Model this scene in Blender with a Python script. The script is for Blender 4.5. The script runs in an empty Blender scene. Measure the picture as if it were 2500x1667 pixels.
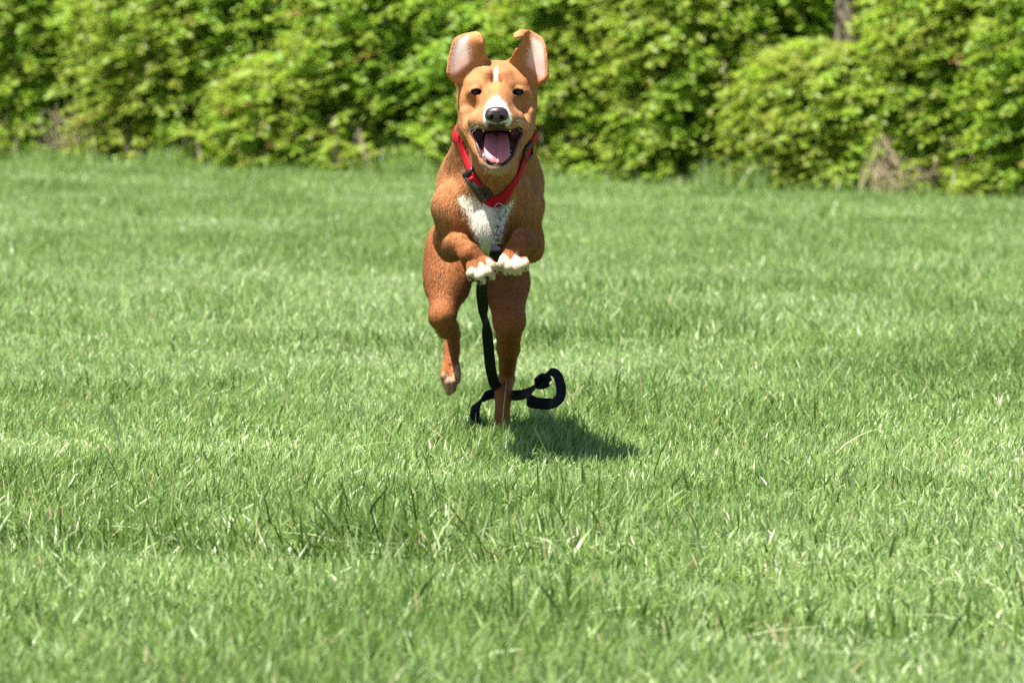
import bpy, math, random
import numpy as np
from mathutils import Vector
from mathutils.kdtree import KDTree

sc = bpy.context.scene
R = math.radians

# ---------------------------------------------------------------- camera
CAM_H = 0.59
FPX = 12600.0                      # focal length in pixels of the 2500 px wide photograph
HORIZON = 200.0                    # row of the horizon in the photograph
PITCH = math.atan((833.5 - HORIZON) / FPX)
cam_d = bpy.data.cameras.new('camera')
cam = bpy.data.objects.new('camera', cam_d)
sc.collection.objects.link(cam)
cam.location = (0, 0, CAM_H)
cam.rotation_euler = (math.pi / 2 - PITCH, 0, 0)
cam_d.sensor_width = 36
cam_d.lens = FPX / 2500 * 36
cam_d.clip_start = 0.1
cam_d.clip_end = 2000
cam_d.dof.use_dof = True
cam_d.dof.focus_distance = 8.2
cam_d.dof.aperture_fstop = 13.0
sc.camera = cam

# ---------------------------------------------------------------- sky, sun, exposure
SUN_EL, SUN_AZ = 68.0, 40.0        # azimuth: degrees from the left (-X) towards the camera (-Y)
w = bpy.data.worlds.new('World')
sc.world = w
w.use_nodes = True
nt = w.node_tree
sky = nt.nodes.new('ShaderNodeTexSky')
sky.sky_type = 'NISHITA'
sky.sun_disc = False
sky.sun_elevation = R(SUN_EL)
sun_dir = Vector((-math.cos(R(SUN_EL)) * math.cos(R(SUN_AZ)), -math.cos(R(SUN_EL)) * math.sin(R(SUN_AZ)), math.sin(R(SUN_EL))))
sky.sun_rotation = math.atan2(sun_dir.x, sun_dir.y)
bg = nt.nodes['Background']
bg.inputs['Strength'].default_value = 0.052
nt.links.new(sky.outputs[0], bg.inputs['Color'])
sd = bpy.data.lights.new('sun', 'SUN')
sd.energy = 5.0
sd.angle = R(0.5)
sd.color = (1.0, 0.95, 0.86)
sun = bpy.data.objects.new('sun', sd)
sc.collection.objects.link(sun)
sun.rotation_euler = (-sun_dir).to_track_quat('-Z', 'Y').to_euler()
sun.location = (-4, -2, 12)
sc.view_settings.view_transform = 'Standard'
sc.view_settings.look = 'None'
sc.view_settings.exposure = 1.65
sc.view_settings.gamma = 1.0
sc.cycles.use_denoising = False
sc.cycles.max_bounces = 6
sc.cycles.transmission_bounces = 4
sc.cycles.transparent_max_bounces = 4

# ---------------------------------------------------------------- helpers
def P(px, py, Y):
    """World point at depth Y that was measured at (px, py) in the photograph."""
    a = (px - 1250.0) / FPX
    b = (833.5 - py) / FPX
    dy = math.cos(PITCH) + b * math.sin(PITCH)
    dz = -math.sin(PITCH) + b * math.cos(PITCH)
    t = Y / dy
    return np.array((a * t, Y, CAM_H + dz * t))

def tag(o, label=None, cat=None, group=None, kind=None):
    if label: o['label'] = label
    if cat: o['category'] = cat
    if group: o['group'] = group
    if kind: o['kind'] = kind
    return o

def empty(name, loc, **k):
    o = bpy.data.objects.new(name, None)
    sc.collection.objects.link(o)
    o.location = loc
    o.empty_display_size = 0.1
    return tag(o, **k)

def link(name, me, mat=None, parent=None, **k):
    o = bpy.data.objects.new(name, me)
    sc.collection.objects.link(o)
    if mat is not None:
        for m in (mat if isinstance(mat, (list, tuple)) else [mat]):
            me.materials.append(m)
    if parent is not None:
        o.parent = parent
        bpy.context.view_layer.update()
        o.matrix_parent_inverse = parent.matrix_world.inverted()
    return tag(o, **k)

def mesh_np(name, V, polys, smooth=True):
    """polys: list of (array[n,k]) blocks of k-gons."""
    me = bpy.data.meshes.new(name)
    V = np.ascontiguousarray(V, np.float32)
    me.vertices.add(len(V))
    me.vertices.foreach_set('co', V.ravel())
    blocks = [np.asarray(b, np.int32) for b in polys if len(b)]
    nl = sum(b.size for b in blocks)
    me.loops.add(nl)
    me.loops.foreach_set('vertex_index', np.concatenate([b.ravel() for b in blocks]))
    tot = np.concatenate([np.full(len(b), b.shape[1], np.int32) for b in blocks])
    me.polygons.add(len(tot))
    me.polygons.foreach_set('loop_start', np.concatenate(([0], np.cumsum(tot)[:-1])).astype(np.int32))
    me.polygons.foreach_set('loop_total', tot)
    if smooth:
        me.polygons.foreach_set('use_smooth', np.ones(len(tot), bool))
    me.update(calc_edges=True)
    me.validate()
    return me

def set_attr(me, name, kind, data, domain='POINT'):
    at = me.attributes.new(name, kind, domain)
    at.data.foreach_set('color' if 'COLOR' in kind else 'value', np.ascontiguousarray(data, np.float32).ravel())

def unit(v):
    return v / np.maximum(np.linalg.norm(v, axis=-1, keepdims=True), 1e-9)

def vnoise(p, seed=0):
    """smooth value noise in [-1, 1]; p[..., 2 or 3]"""
    p = np.asarray(p, float)
    if p.shape[-1] == 2:
        p = np.concatenate([p, np.zeros(p.shape[:-1] + (1,))], -1)
    i = np.floor(p).astype(np.int64)
    f = p - i
    f = f * f * (3 - 2 * f)
    def h(ix, iy, iz):
        n = (ix * 374761393 + iy * 668265263 + iz * 2147483647 + seed * 974711) & 0xffffffff
        n = ((n ^ (n >> 13)) * 1274126177) & 0xffffffff
        n = n ^ (n >> 16)
        return (n & 0xffff) / 32767.5 - 1
    r = 0
    for dx in (0, 1):
        for dy in (0, 1):
            for dz in (0, 1):
                wgt = (f[..., 0] if dx else 1 - f[..., 0]) * (f[..., 1] if dy else 1 - f[..., 1]) * (f[..., 2] if dz else 1 - f[..., 2])
                r = r + wgt * h(i[..., 0] + dx, i[..., 1] + dy, i[..., 2] + dz)
    return r

def fbm(p, seed=0, n=3):
    s, a, t = 0, 1.0, 0
    for k in range(n):
        s = s + a * vnoise(np.asarray(p) * 2 ** k, seed + k * 7)
        t += a
        a *= 0.5
    return s / t

class Mat:
    """small node-graph helper"""
    def __init__(self, name):
        self.m = bpy.data.materials.new(name)
        self.m.use_nodes = True
        self.t = self.m.node_tree
        self.b = self.t.nodes['Principled BSDF']
        self.out = self.t.nodes['Material Output']
    def n(self, kind, **k):
        x = self.t.nodes.new(kind)
        for a, v in k.items(): setattr(x, a, v)
        return x
    def l(self, a, b): self.t.links.new(a, b)
    def set(self, **k):
        for a, v in k.items():
            i = self.b.inputs[a.replace('_', ' ')]
            i.default_value = (*v, 1) if isinstance(v, tuple) and len(v) == 3 and 'Radius' not in a else v
        return self

def plain(name, col, rough=0.5, metal=0.0, noise=0.25, scale=300, **k):
    """principled material whose colour wanders a little with object noise"""
    m = Mat(name)
    m.set(Roughness=rough, Metallic=metal, **k)
    tc = m.n('ShaderNodeTexCoord'); nz = m.n('ShaderNodeTexNoise')
    nz.inputs['Scale'].default_value = scale
    nz.inputs['Detail'].default_value = 4
    m.l(tc.outputs['Object'], nz.inputs['Vector'])
    mx = m.n('ShaderNodeMix', data_type='RGBA')
    mx.inputs['A'].default_value = (*[c * (1 - noise) for c in col], 1)
    mx.inputs['B'].default_value = (*[min(1, c * (1 + noise)) for c in col], 1)
    m.l(nz.outputs[0], mx.inputs['Factor'])
    m.l(mx.outputs['Result'], m.b.inputs['Base Color'])
    return m.m

def tube(pts, rad, n=8, close=False, cap=True):
    """V, quads, tris of a tube along pts; rad scalar or per-point"""
    pts = np.asarray(pts, float); N = len(pts)
    rad = np.broadcast_to(np.asarray(rad, float), (N,))
    T = unit(np.roll(pts, -1, 0) - np.roll(pts, 1, 0)) if close else unit(np.gradient(pts, axis=0))
    up = np.array((0.3, 0.2, 0.93)); 
    if abs(T[0] @ up) > .9: up = np.array((1., 0, 0))
    U = []
    u = unit(np.cross(T[0], up))
    for t in T:
        u = unit(u - t * (u @ t)); U.append(u)
    U = np.array(U); W = np.cross(T, U)
    a = np.arange(n) * 2 * math.pi / n
    V = pts[:, None] + rad[:, None, None] * (np.cos(a)[None, :, None] * U[:, None] + np.sin(a)[None, :, None] * W[:, None])
    V = V.reshape(-1, 3)
    M = N if close else N - 1
    i = np.arange(M)[:, None]; j = np.arange(n)[None]
    i2 = (i + 1) % N; j2 = (j + 1) % n
    Q = np.stack([i * n + j, i * n + j2, i2 * n + j2, i2 * n + j], -1).reshape(-1, 4)
    Tn = np.zeros((0, 3), int)
    if cap and not close:
        V = np.vstack([V, pts[0], pts[-1]]); c0 = N * n; jj = np.arange(n)
        Tn = np.vstack([np.stack([np.full(n, c0), (jj + 1) % n, jj], 1), np.stack([np.full(n, c0 + 1), (N - 1) * n + jj, (N - 1) * n + (jj + 1) % n], 1)])
    return V, Q, Tn

class MB:
    """collects pieces into ONE mesh"""
    def __init__(self): self.V = []; self.Q = []; self.T = []; self.n = 0
    def add(self, V, Q=None, T=None):
        self.V.append(np.asarray(V, float))
        if Q is not None and len(Q): self.Q.append(np.asarray(Q) + self.n)
        if T is not None and len(T): self.T.append(np.asarray(T) + self.n)
        self.n += len(V); return self
    def tube(self, *a, **k): return self.add(*tube(*a, **k))
    def mesh(self, name, smooth=True):
        b = []
        if self.Q: b.append(np.vstack(self.Q))
        if self.T: b.append(np.vstack(self.T))
        return mesh_np(name, np.vstack(self.V), b, smooth)

def spline(pts, n):
    """Catmull-Rom through pts (rows of any width), n samples"""
    p = np.asarray(pts, float)
    q = np.vstack([2 * p[0] - p[1], p, 2 * p[-1] - p[-2]])
    t = np.linspace(0, len(p) - 1 - 1e-9, n); i = t.astype(int); f = (t - i)[:, None]
    a, b, c, d = q[i], q[i + 1], q[i + 2], q[i + 3]
    return .5 * (2 * b + (c - a) * f + (2 * a - 5 * b + 4 * c - d) * f ** 2 + (3 * b - a - 3 * c + d) * f ** 3)

# ---------------------------------------------------------------- implicit surfaces (for the dog)
class Field:
    FAR = 0.06
    def __init__(self, xs, ys, zs):
        self.ax = [np.asarray(a, np.float32) for a in (xs, ys, zs)]
        self.F = np.full([len(a) for a in self.ax], self.FAR, np.float32)
    def sl(self, lo, hi):
        return tuple(slice(max(0, int(np.searchsorted(a, l)) - 1), min(len(a), int(np.searchsorted(a, h)) + 1)) for a, l, h in zip(self.ax, lo, hi))
    def pts(self, s):
        x, y, z = (a[k] for a, k in zip(self.ax, s))
        return x[:, None, None], y[None, :, None], z[None, None, :]
    def blend(self, s, d, k, op):
        f = self.F[s]
        if op == 'add':
            if k > 0:
                h = np.maximum(k - np.abs(f - d), 0) / k
                self.F[s] = np.minimum(f, d) - h * h * k * .25
            else: self.F[s] = np.minimum(f, d)
        else:
            h = np.maximum(k - np.abs(f + d), 0) / max(k, 1e-6)
            self.F[s] = np.maximum(f, -d) + h * h * k * .25
    def cone(self, a, b, ra, rb=None, k=.02, op='add'):
        rb = ra if rb is None else rb
        a = np.asarray(a, float); b = np.asarray(b, float)
        pad = k + .02
        s = self.sl(np.minimum(a - ra, b - rb) - pad, np.maximum(a + ra, b + rb) + pad)
        x, y, z = self.pts(s)
        ab = b - a; L = float(ab @ ab) + 1e-12
        t = np.clip(((x - a[0]) * ab[0] + (y - a[1]) * ab[1] + (z - a[2]) * ab[2]) / L, 0, 1)
        d = np.sqrt((x - a[0] - t * ab[0]) ** 2 + (y - a[1] - t * ab[1]) ** 2 + (z - a[2] - t * ab[2]) ** 2) - (ra + (rb - ra) * t)
        self.blend(s, d.astype(np.float32), k, op); return self
    def chain(self, pts, rad, k=.02, op='add'):
        for i in range(len(pts) - 1): self.cone(pts[i], pts[i + 1], rad[i], rad[i + 1], k, op)
    def ell(self, c, r, k=.02, op='add', rot=None):
        c = np.asarray(c, float); r = np.asarray(r, float)
        m = max(r) + k + .02
        s = self.sl(c - m, c + m)
        x, y, z = self.pts(s)
        x, y, z = x - c[0], y - c[1], z - c[2]
        if rot is not None:                      # rows of rot: the ellipsoid's own axes
            x, y, z = (q[0] * x + q[1] * y + q[2] * z for q in rot)
        k0 = np.sqrt((x / r[0]) ** 2 + (y / r[1]) ** 2 + (z / r[2]) ** 2)
        k1 = np.sqrt((x / r[0] ** 2) ** 2 + (y / r[1] ** 2) ** 2 + (z / r[2] ** 2) ** 2)
        d = k0 * (k0 - 1) / np.maximum(k1, 1e-6)
        self.blend(s, d.astype(np.float32), k, op); return self
    def sheet(self, S, rad, k=.004, op='add'):
        """union of many small balls: S[n,3], rad[n]"""
        lo = S.min(0) - .03; hi = S.max(0) + .03
        s0 = self.sl(lo, hi)
        D = np.full([q.stop - q.start for q in s0], 1.0, np.float32)
        off = [q.start for q in s0]
        for c, r in zip(S, rad):
            s = self.sl(c - r - .012, c + r + .012)
            x, y, z = self.pts(s)
            d = np.sqrt((x - c[0]) ** 2 + (y - c[1]) ** 2 + (z - c[2]) ** 2) - r
            t = tuple(slice(max(q.start - o, 0), max(q.stop - o, 0)) for q, o in zip(s, off))
            v = D[t]
            if v.shape == d.shape: np.minimum(v, d, out=v)
        D = np.minimum(D, .012 + 0 * D)
        self.blend(s0, D, k, op)
    def at(self, p):
        p = np.asarray(p, float)
        idx = []
        for a, v in zip(self.ax, (p[..., 0], p[..., 1], p[..., 2])):
            i = np.clip(np.searchsorted(a, v) - 1, 0, len(a) - 2)
            idx.append((i, np.clip((v - a[i]) / (a[i + 1] - a[i]), 0, 1)))
        r = 0
        for dx in (0, 1):
            for dy in (0, 1):
                for dz in (0, 1):
                    wt = 1
                    for (i, f), dd in zip(idx, (dx, dy, dz)): wt = wt * (f if dd else 1 - f)
                    r = r + wt * self.F[idx[0][0] + dx, idx[1][0] + dy, idx[2][0] + dz]
        return r
    def grad(self, p, e=.004):
        g = np.stack([self.at(p + d) - self.at(p - d) for d in np.eye(3) * e], -1)
        return unit(g)
    def hit(self, px, py, lo=7.7, hi=9.3):
        """first surface point along the line of sight measured at (px, py)"""
        Y = np.arange(lo, hi, .001)
        p = np.stack([P(px, py, y) for y in Y[::4]]) if False else P(px, py, 1.0)[None] * 0 + np.stack([(P(px, py, 1.0)[0] * Y), Y, CAM_H + (P(px, py, 1.0)[2] - CAM_H) * Y], 1)
        v = self.at(p)
        i = np.argmax(v < 0)
        return p[i] if v[i] < 0 else None
    def surface(self):
        """naive surface nets -> V, quads"""
        F = self.F; n = np.array(F.shape)
        S = F < 0
        c = [S[dx:n[0] - 1 + dx, dy:n[1] - 1 + dy, dz:n[2] - 1 + dz] for dx in (0, 1) for dy in (0, 1) for dz in (0, 1)]
        al = c[0].copy(); an = c[0].copy()
        for q in c[1:]: al &= q; an |= q
        act = an & ~al
        I = np.argwhere(act)
        idm = np.full(act.shape, -1, np.int32)
        idm[act] = np.arange(len(I))
        acc = np.zeros((len(I), 3)); cnt = np.zeros(len(I))
        cor = [(dx, dy, dz) for dx in (0, 1) for dy in (0, 1) for dz in (0, 1)]
        val = {q: F[I[:, 0] + q[0], I[:, 1] + q[1], I[:, 2] + q[2]] for q in cor}
        for q in cor:
            for ax in range(3):
                if q[ax]: continue
                q2 = list(q); q2[ax] = 1; q2 = tuple(q2)
                a, b = val[q], val[q2]
                m = (a < 0) != (b < 0)
                t = np.where(m, a / np.where(m, a - b, 1), 0)
                e = np.tile(np.array(q, float), (len(I), 1)); e[:, ax] = t
                acc += e * m[:, None]; cnt += m
        L = acc / np.maximum(cnt, 1)[:, None]
        V = np.stack([self.ax[k][I[:, k]] + L[:, k] * (self.ax[k][I[:, k] + 1] - self.ax[k][I[:, k]]) for k in range(3)], 1)
        Q = []
        for ax in range(3):
            o1, o2 = [(1, 2), (2, 0), (0, 1)][ax]
            s = [slice(1, n[k] - 1) for k in range(3)]; s[ax] = slice(0, n[ax] - 1)
            s2 = list(s); s2[ax] = slice(1, n[ax])
            A, B = S[tuple(s)], S[tuple(s2)]
            for flip, m in ((False, A & ~B), (True, ~A & B)):
                J = np.argwhere(m)
                for k in range(3):
                    if k != ax: J[:, k] += 1
                d1 = np.zeros(3, int); d1[o1] = 1
                d2 = np.zeros(3, int); d2[o2] = 1
                g = lambda K: idm[K[:, 0], K[:, 1], K[:, 2]]
                q = np.stack([g(J - d1 - d2), g(J - d2), g(J), g(J - d1)], 1)
                Q.append(q[:, ::-1] if flip else q)
        return V, np.vstack(Q)

# ================================================================ TERRAIN
def smooth(a, b, x):
    t = np.clip((x - a) / (b - a), 0, 1)
    return t * t * (3 - 2 * t)
def ground_z(x, y):
    x = np.asarray(x, float); y = np.asarray(y, float)
    far = smooth(11, 34, y)
    z = -.0205 * x * far - .032 * far
    p = np.stack([x * .55, y * .22], -1)
    z = z + .022 * vnoise(p, 4) * smooth(10, 16, y)
    q = np.stack([x * 1.4 + .25 * y, y * .9], -1)
    z = z + .010 * vnoise(q, 12) * (1 - .4 * smooth(5, 12, y))
    # shallow mower ruts
    r = y - (6.55 - .62 * x)
    z = z - .038 * np.exp(-(r / .16) ** 2) * smooth(-1.2, -.1, -np.abs(x + .35) + .35)
    r = y - (5.72 - .3 * (x - .3))
    z = z - .038 * np.exp(-(r / .12) ** 2) * smooth(.0, .25, x)
    return -.03 + z * (1 - np.exp(-(((x + .03) / .25) ** 2 + ((y - 8.95) / .35) ** 2)))

gx = np.concatenate([np.linspace(-400, -12, 14), np.linspace(-10, 10, 161), np.linspace(12, 400, 14)])
gy = np.concatenate([np.linspace(-60, 1, 8), np.arange(1.5, 14, .1), np.arange(14, 50, .4), np.linspace(52, 900, 16)])
GX, GY = np.meshgrid(gx, gy)
GZ = -.03 + (ground_z(GX, GY) + .03) * np.exp(-np.maximum(np.abs(GX) - 8, 0) / 6) * np.exp(-np.maximum(GY - 50, 0) / 20)
V = np.stack([GX, GY, GZ], -1).reshape(-1, 3)
i = np.arange(len(gy) - 1)[:, None]; j = np.arange(len(gx))[None, :-1]; nx = len(gx)
Q = np.stack([i * nx + j, i * nx + j + 1, (i + 1) * nx + j + 1, (i + 1) * nx + j], -1).reshape(-1, 4)
gm = Mat('lawn_soil')
tc = gm.n('ShaderNodeTexCoord'); nz = gm.n('ShaderNodeTexNoise'); nz.inputs['Scale'].default_value = 22; nz.inputs['Detail'].default_value = 6
rp_ = gm.n('ShaderNodeValToRGB')
rp_.color_ramp.elements[0].color = (.040, .085, .018, 1); rp_.color_ramp.elements[0].position = .35
rp_.color_ramp.elements[1].color = (.120, .170, .045, 1); rp_.color_ramp.elements[1].position = .7
gm.l(tc.outputs['Object'], nz.inputs['Vector']); gm.l(nz.outputs[0], rp_.inputs[0]); gm.l(rp_.outputs[0], gm.b.inputs['Base Color'])
gm.set(Roughness=.95)
link('ground', mesh_np('ground', V, [Q]), gm.m, kind='structure')

# ================================================================ LAWN
lawn_m = Mat('grass_blade')
ta = lawn_m.n('ShaderNodeAttribute', attribute_name='tint')
cr = lawn_m.n('ShaderNodeValToRGB'); el = cr.color_ramp.elements
el[0].position = 0.05; el[0].color = (.080, .140, .018, 1)
el[1].position = .45; el[1].color = (.238, .362, .094, 1)
for pos, c in ((.80, (.37, .475, .20)), (.93, (.50, .57, .33)), (.955, (.42, .36, .17)), (1.0, (.50, .40, .22))):
    e = el.new(pos); e.color = (*c, 1)
lawn_m.l(ta.outputs['Fac'], cr.inputs[0]); lawn_m.l(cr.outputs[0], lawn_m.b.inputs['Base Color'])
lawn_m.set(Roughness=.40, Specular_IOR_Level=.5)
tr = lawn_m.n('ShaderNodeBsdfTranslucent'); lawn_m.l(cr.outputs[0], tr.inputs['Color'])
ms = lawn_m.n('ShaderNodeMixShader'); ms.inputs[0].default_value = .46
lawn_m.l(lawn_m.b.outputs[0], ms.inputs[1]); lawn_m.l(tr.outputs[0], ms.inputs[2]); lawn_m.l(ms.outputs[0], lawn_m.out.inputs['Surface'])

def scatter(rng, y0, y1, dens, margin0, margin1, side=False):
    """blade roots between two depths; density per square metre, narrower margin inside the view"""
    n = int(dens * ((y1 - y0) * 2 * (.1 * y1 + margin1)))
    y = rng.uniform(y0, y1, n); x = rng.uniform(-1, 1, n) * (.1 * y1 + margin1)
    inner = np.abs(x) < .1 * y + margin0
    k = (~inner & (np.abs(x) < .1 * y + margin1)) if side else inner
    return x[k], y[k]
def blades(rng, x, y, width, length, nseg, lean0=.60, tint_shift=0.0, z_off=0.0, droop=1.0):
    n = len(x)
    z = ground_z(x, y)
    pp = np.stack([x, y], -1)
    # taller, darker clumps and paler, laid-over streaks
    clump = fbm(pp * np.array((2.6, 1.5)), 21, 3)
    band = fbm(np.stack([x * .55 + y * .12, y * .85], -1), 33, 3)
    Lh = length * np.clip(1 + .75 * clump + .10 * band, .45, 1.9) * rng.uniform(.5, 1.35, n)
    phi = rng.uniform(0, 2 * math.pi, n)
    lean = np.abs(rng.normal(0, lean0, n)) + .08
    d = np.stack([np.cos(phi) * lean, np.sin(phi) * lean], 1)
    sw = np.stack([fbm(pp * 1.2, 61, 2), fbm(pp * 1.2, 67, 2)], 1)
    d = d + .26 * sw
    d[:, 1] += -.30 * band                      # mown towards / away from the camera in stripes
    d *= droop
    psi = rng.uniform(0, math.pi, n)
    wd = np.stack([np.cos(psi), np.sin(psi), rng.normal(0, .35, n)], 1)
    W = width * rng.uniform(.6, 1.35, n)
    tt = np.linspace(0, 1, nseg + 1)
    prof = {1: [1, .25], 2: [.9, .9, .22], 3: [.8, 1, .8, .14], 4: [.75, 1, .95, .7, .08]}[nseg]
    rows = []
    for t, p in zip(tt, prof):
        c = np.stack([x + d[:, 0] * Lh * t ** 1.7, y + d[:, 1] * Lh * t ** 1.7, z - .004 + z_off + Lh * (t - .33 * t * t * np.minimum((d ** 2).sum(1), 1.6))], 1)
        rows.append(c - wd * (W * p * .5)[:, None]); rows.append(c + wd * (W * p * .5)[:, None])
    V = np.stack(rows, 1)
    m = 2 * (nseg + 1)
    base = np.arange(n)[:, None] * m
    Q = np.concatenate([base + np.array([[2 * s, 2 * s + 1, 2 * s + 3, 2 * s + 2]]) for s in range(nseg)], 0)
    tint = .50 + .26 * band - .30 * clump + rng.normal(0, .22, n) + tint_shift
    tint = np.clip(tint, 0, .93)
    dry = rng.random(n) < np.where(np.mean(length) > .07, .004, .014) + .05 * np.clip(-clump - .25, 0, 1)
    tint = np.where(dry, rng.uniform(.955, 1, n), tint)
    return V.reshape(-1, 3), Q, np.repeat(tint, m)
rg = np.random.default_rng(5)
LV, LQ, LT = [], [], []; off = 0
def put(r):
    global off
    LV.append(r[0]); LQ.append(r[1] + off); LT.append(r[2]); off += len(r[0])
for (y0, y1, dens, wd, ln_, ns) in ((3.9, 5.5, 16500, .0032, .030, 3), (5.5, 7.5, 18000, .0029, .029, 3), (7.5, 10, 18000, .0027, .028, 3), (10, 13, 11000, .0034, .030, 2),
                                    (13, 17, 6000, .0046, .038, 2), (17, 22, 3900, .0056, .040, 1), (22, 29, 2600, .0070, .042, 1), (29, 40, 1700, .0090, .046, 1)):
    x, y = scatter(rg, y0, y1, dens, .22, 1.3); put(blades(rg, x, y, wd, ln_, ns))
    x, y = scatter(rg, y0, y1, dens * .28, .22, 1.6, side=True); put(blades(rg, x, y, wd * 1.5, ln_, min(ns, 2)))
for y0, y1, dens in ((6, 12, 900), (12, 24, 700), (24, 42, 420)):
    n = int(dens * (y1 - y0) * 2 * (.1 * y1 + 6)); y = rg.uniform(y0, y1, n); x = rg.uniform(-1, 1, n) * (.1 * y1 + 6)
    k = np.abs(x) > .1 * y + 1.2
    put(blades(rg, x[k], y[k], .0085, .045, 1))
# a low layer of clippings and short leaves that closes the turf
for (y0, y1, dens, wd) in ((3.9, 7.5, 5000, .0042), (7.5, 12, 3500, .0048)):
    x, y = scatter(rg, y0, y1, dens, .22, 1.3); put(blades(rg, x, y, wd, .030, 2, .8, -.05))
for cx_, cy_, sx_, sy_, n__ in ((-.42, 6.85, .30, .10, 900), (.28, 5.80, .16, .08, 600), (.46, 5.62, .14, .07, 420), (-.62, 6.9, .12, .10, 300), (-.3, 11.9, .22, .25, 900), (.05, 12.3, .2, .2, 700)):
    put(blades(rg, rg.normal(cx_, sx_, n__), rg.normal(cy_, sy_, n__), .0038, .054, 3, .55, -.36))
    put(blades(rg, rg.normal(cx_, sx_, n__ // 3), rg.normal(cy_ - .06, sy_, n__ // 3), .0030, .045, 3, 1.3, .60))
# scattered tall stalks
x, y = scatter(rg, 4.2, 16, 12, .3, 1.0); put(blades(rg, x, y, .0030, .085, 4, .55, -.05))
# tufts of coarser, darker grass
tx, ty = scatter(rg, 4.2, 22, 1.6, .3, 1.0)
n_ = rg.integers(25, 90, len(tx)); s_ = rg.uniform(.03, .09, len(tx))
x = np.repeat(tx, n_) + rg.normal(0, 1, n_.sum()) * np.repeat(s_, n_) * 1.5; y = np.repeat(ty, n_) + rg.normal(0, 1, n_.sum()) * np.repeat(s_, n_)
put(blades(rg, x, y, .0036, .046, 3, .5, -.20))
lv = np.vstack(LV); lq = np.vstack(LQ); ltint = np.concatenate(LT)
me = mesh_np('grass', lv, [lq]); set_attr(me, 'tint', 'FLOAT', ltint)
link('grass', me, lawn_m.m, label='short mown green lawn grass covering the whole field', cat='grass', kind='stuff')
print('lawn verts', len(lv))
del lv, lq, ltint, LV, LQ, LT

# ================================================================ HEDGE AND WOOD EDGE
def hedge_y(x): return 33.4 - .85 * x
leaf_m = Mat('shrub_leaf')
ta = leaf_m.n('ShaderNodeAttribute', attribute_name='tint')
cr = leaf_m.n('ShaderNodeValToRGB'); el = cr.color_ramp.elements
el[0].position = 0; el[0].color = (.105, .210, .020, 1)
el[1].position = .5; el[1].color = (.225, .400, .034, 1)
for pos, c in ((.85, (.32, .46, .046)), (.95, (.28, .33, .045)), (.975, (.34, .20, .07)), (1.0, (.36, .14, .06))):
    e = el.new(pos); e.color = (*c, 1)
leaf_m.l(ta.outputs['Fac'], cr.inputs[0]); leaf_m.l(cr.outputs[0], leaf_m.b.inputs['Base Color'])
leaf_m.set(Roughness=.45, Specular_IOR_Level=.4)
tr = leaf_m.n('ShaderNodeBsdfTranslucent'); leaf_m.l(cr.outputs[0], tr.inputs['Color'])
ms = leaf_m.n('ShaderNodeMixShader'); ms.inputs[0].default_value = .55
leaf_m.l(leaf_m.b.outputs[0], ms.inputs[1]); leaf_m.l(tr.outputs[0], ms.inputs[2]); leaf_m.l(ms.outputs[0], leaf_m.out.inputs['Surface'])
bark_m = plain('shrub_bark', (.20, .155, .105), .85, noise=.5, scale=60)
dead_m = plain('dead_stalk', (.26, .205, .13), .85, noise=.45, scale=40)
trunk_m = plain('tree_bark', (.17, .13, .10), .9, noise=.65, scale=22)

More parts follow.
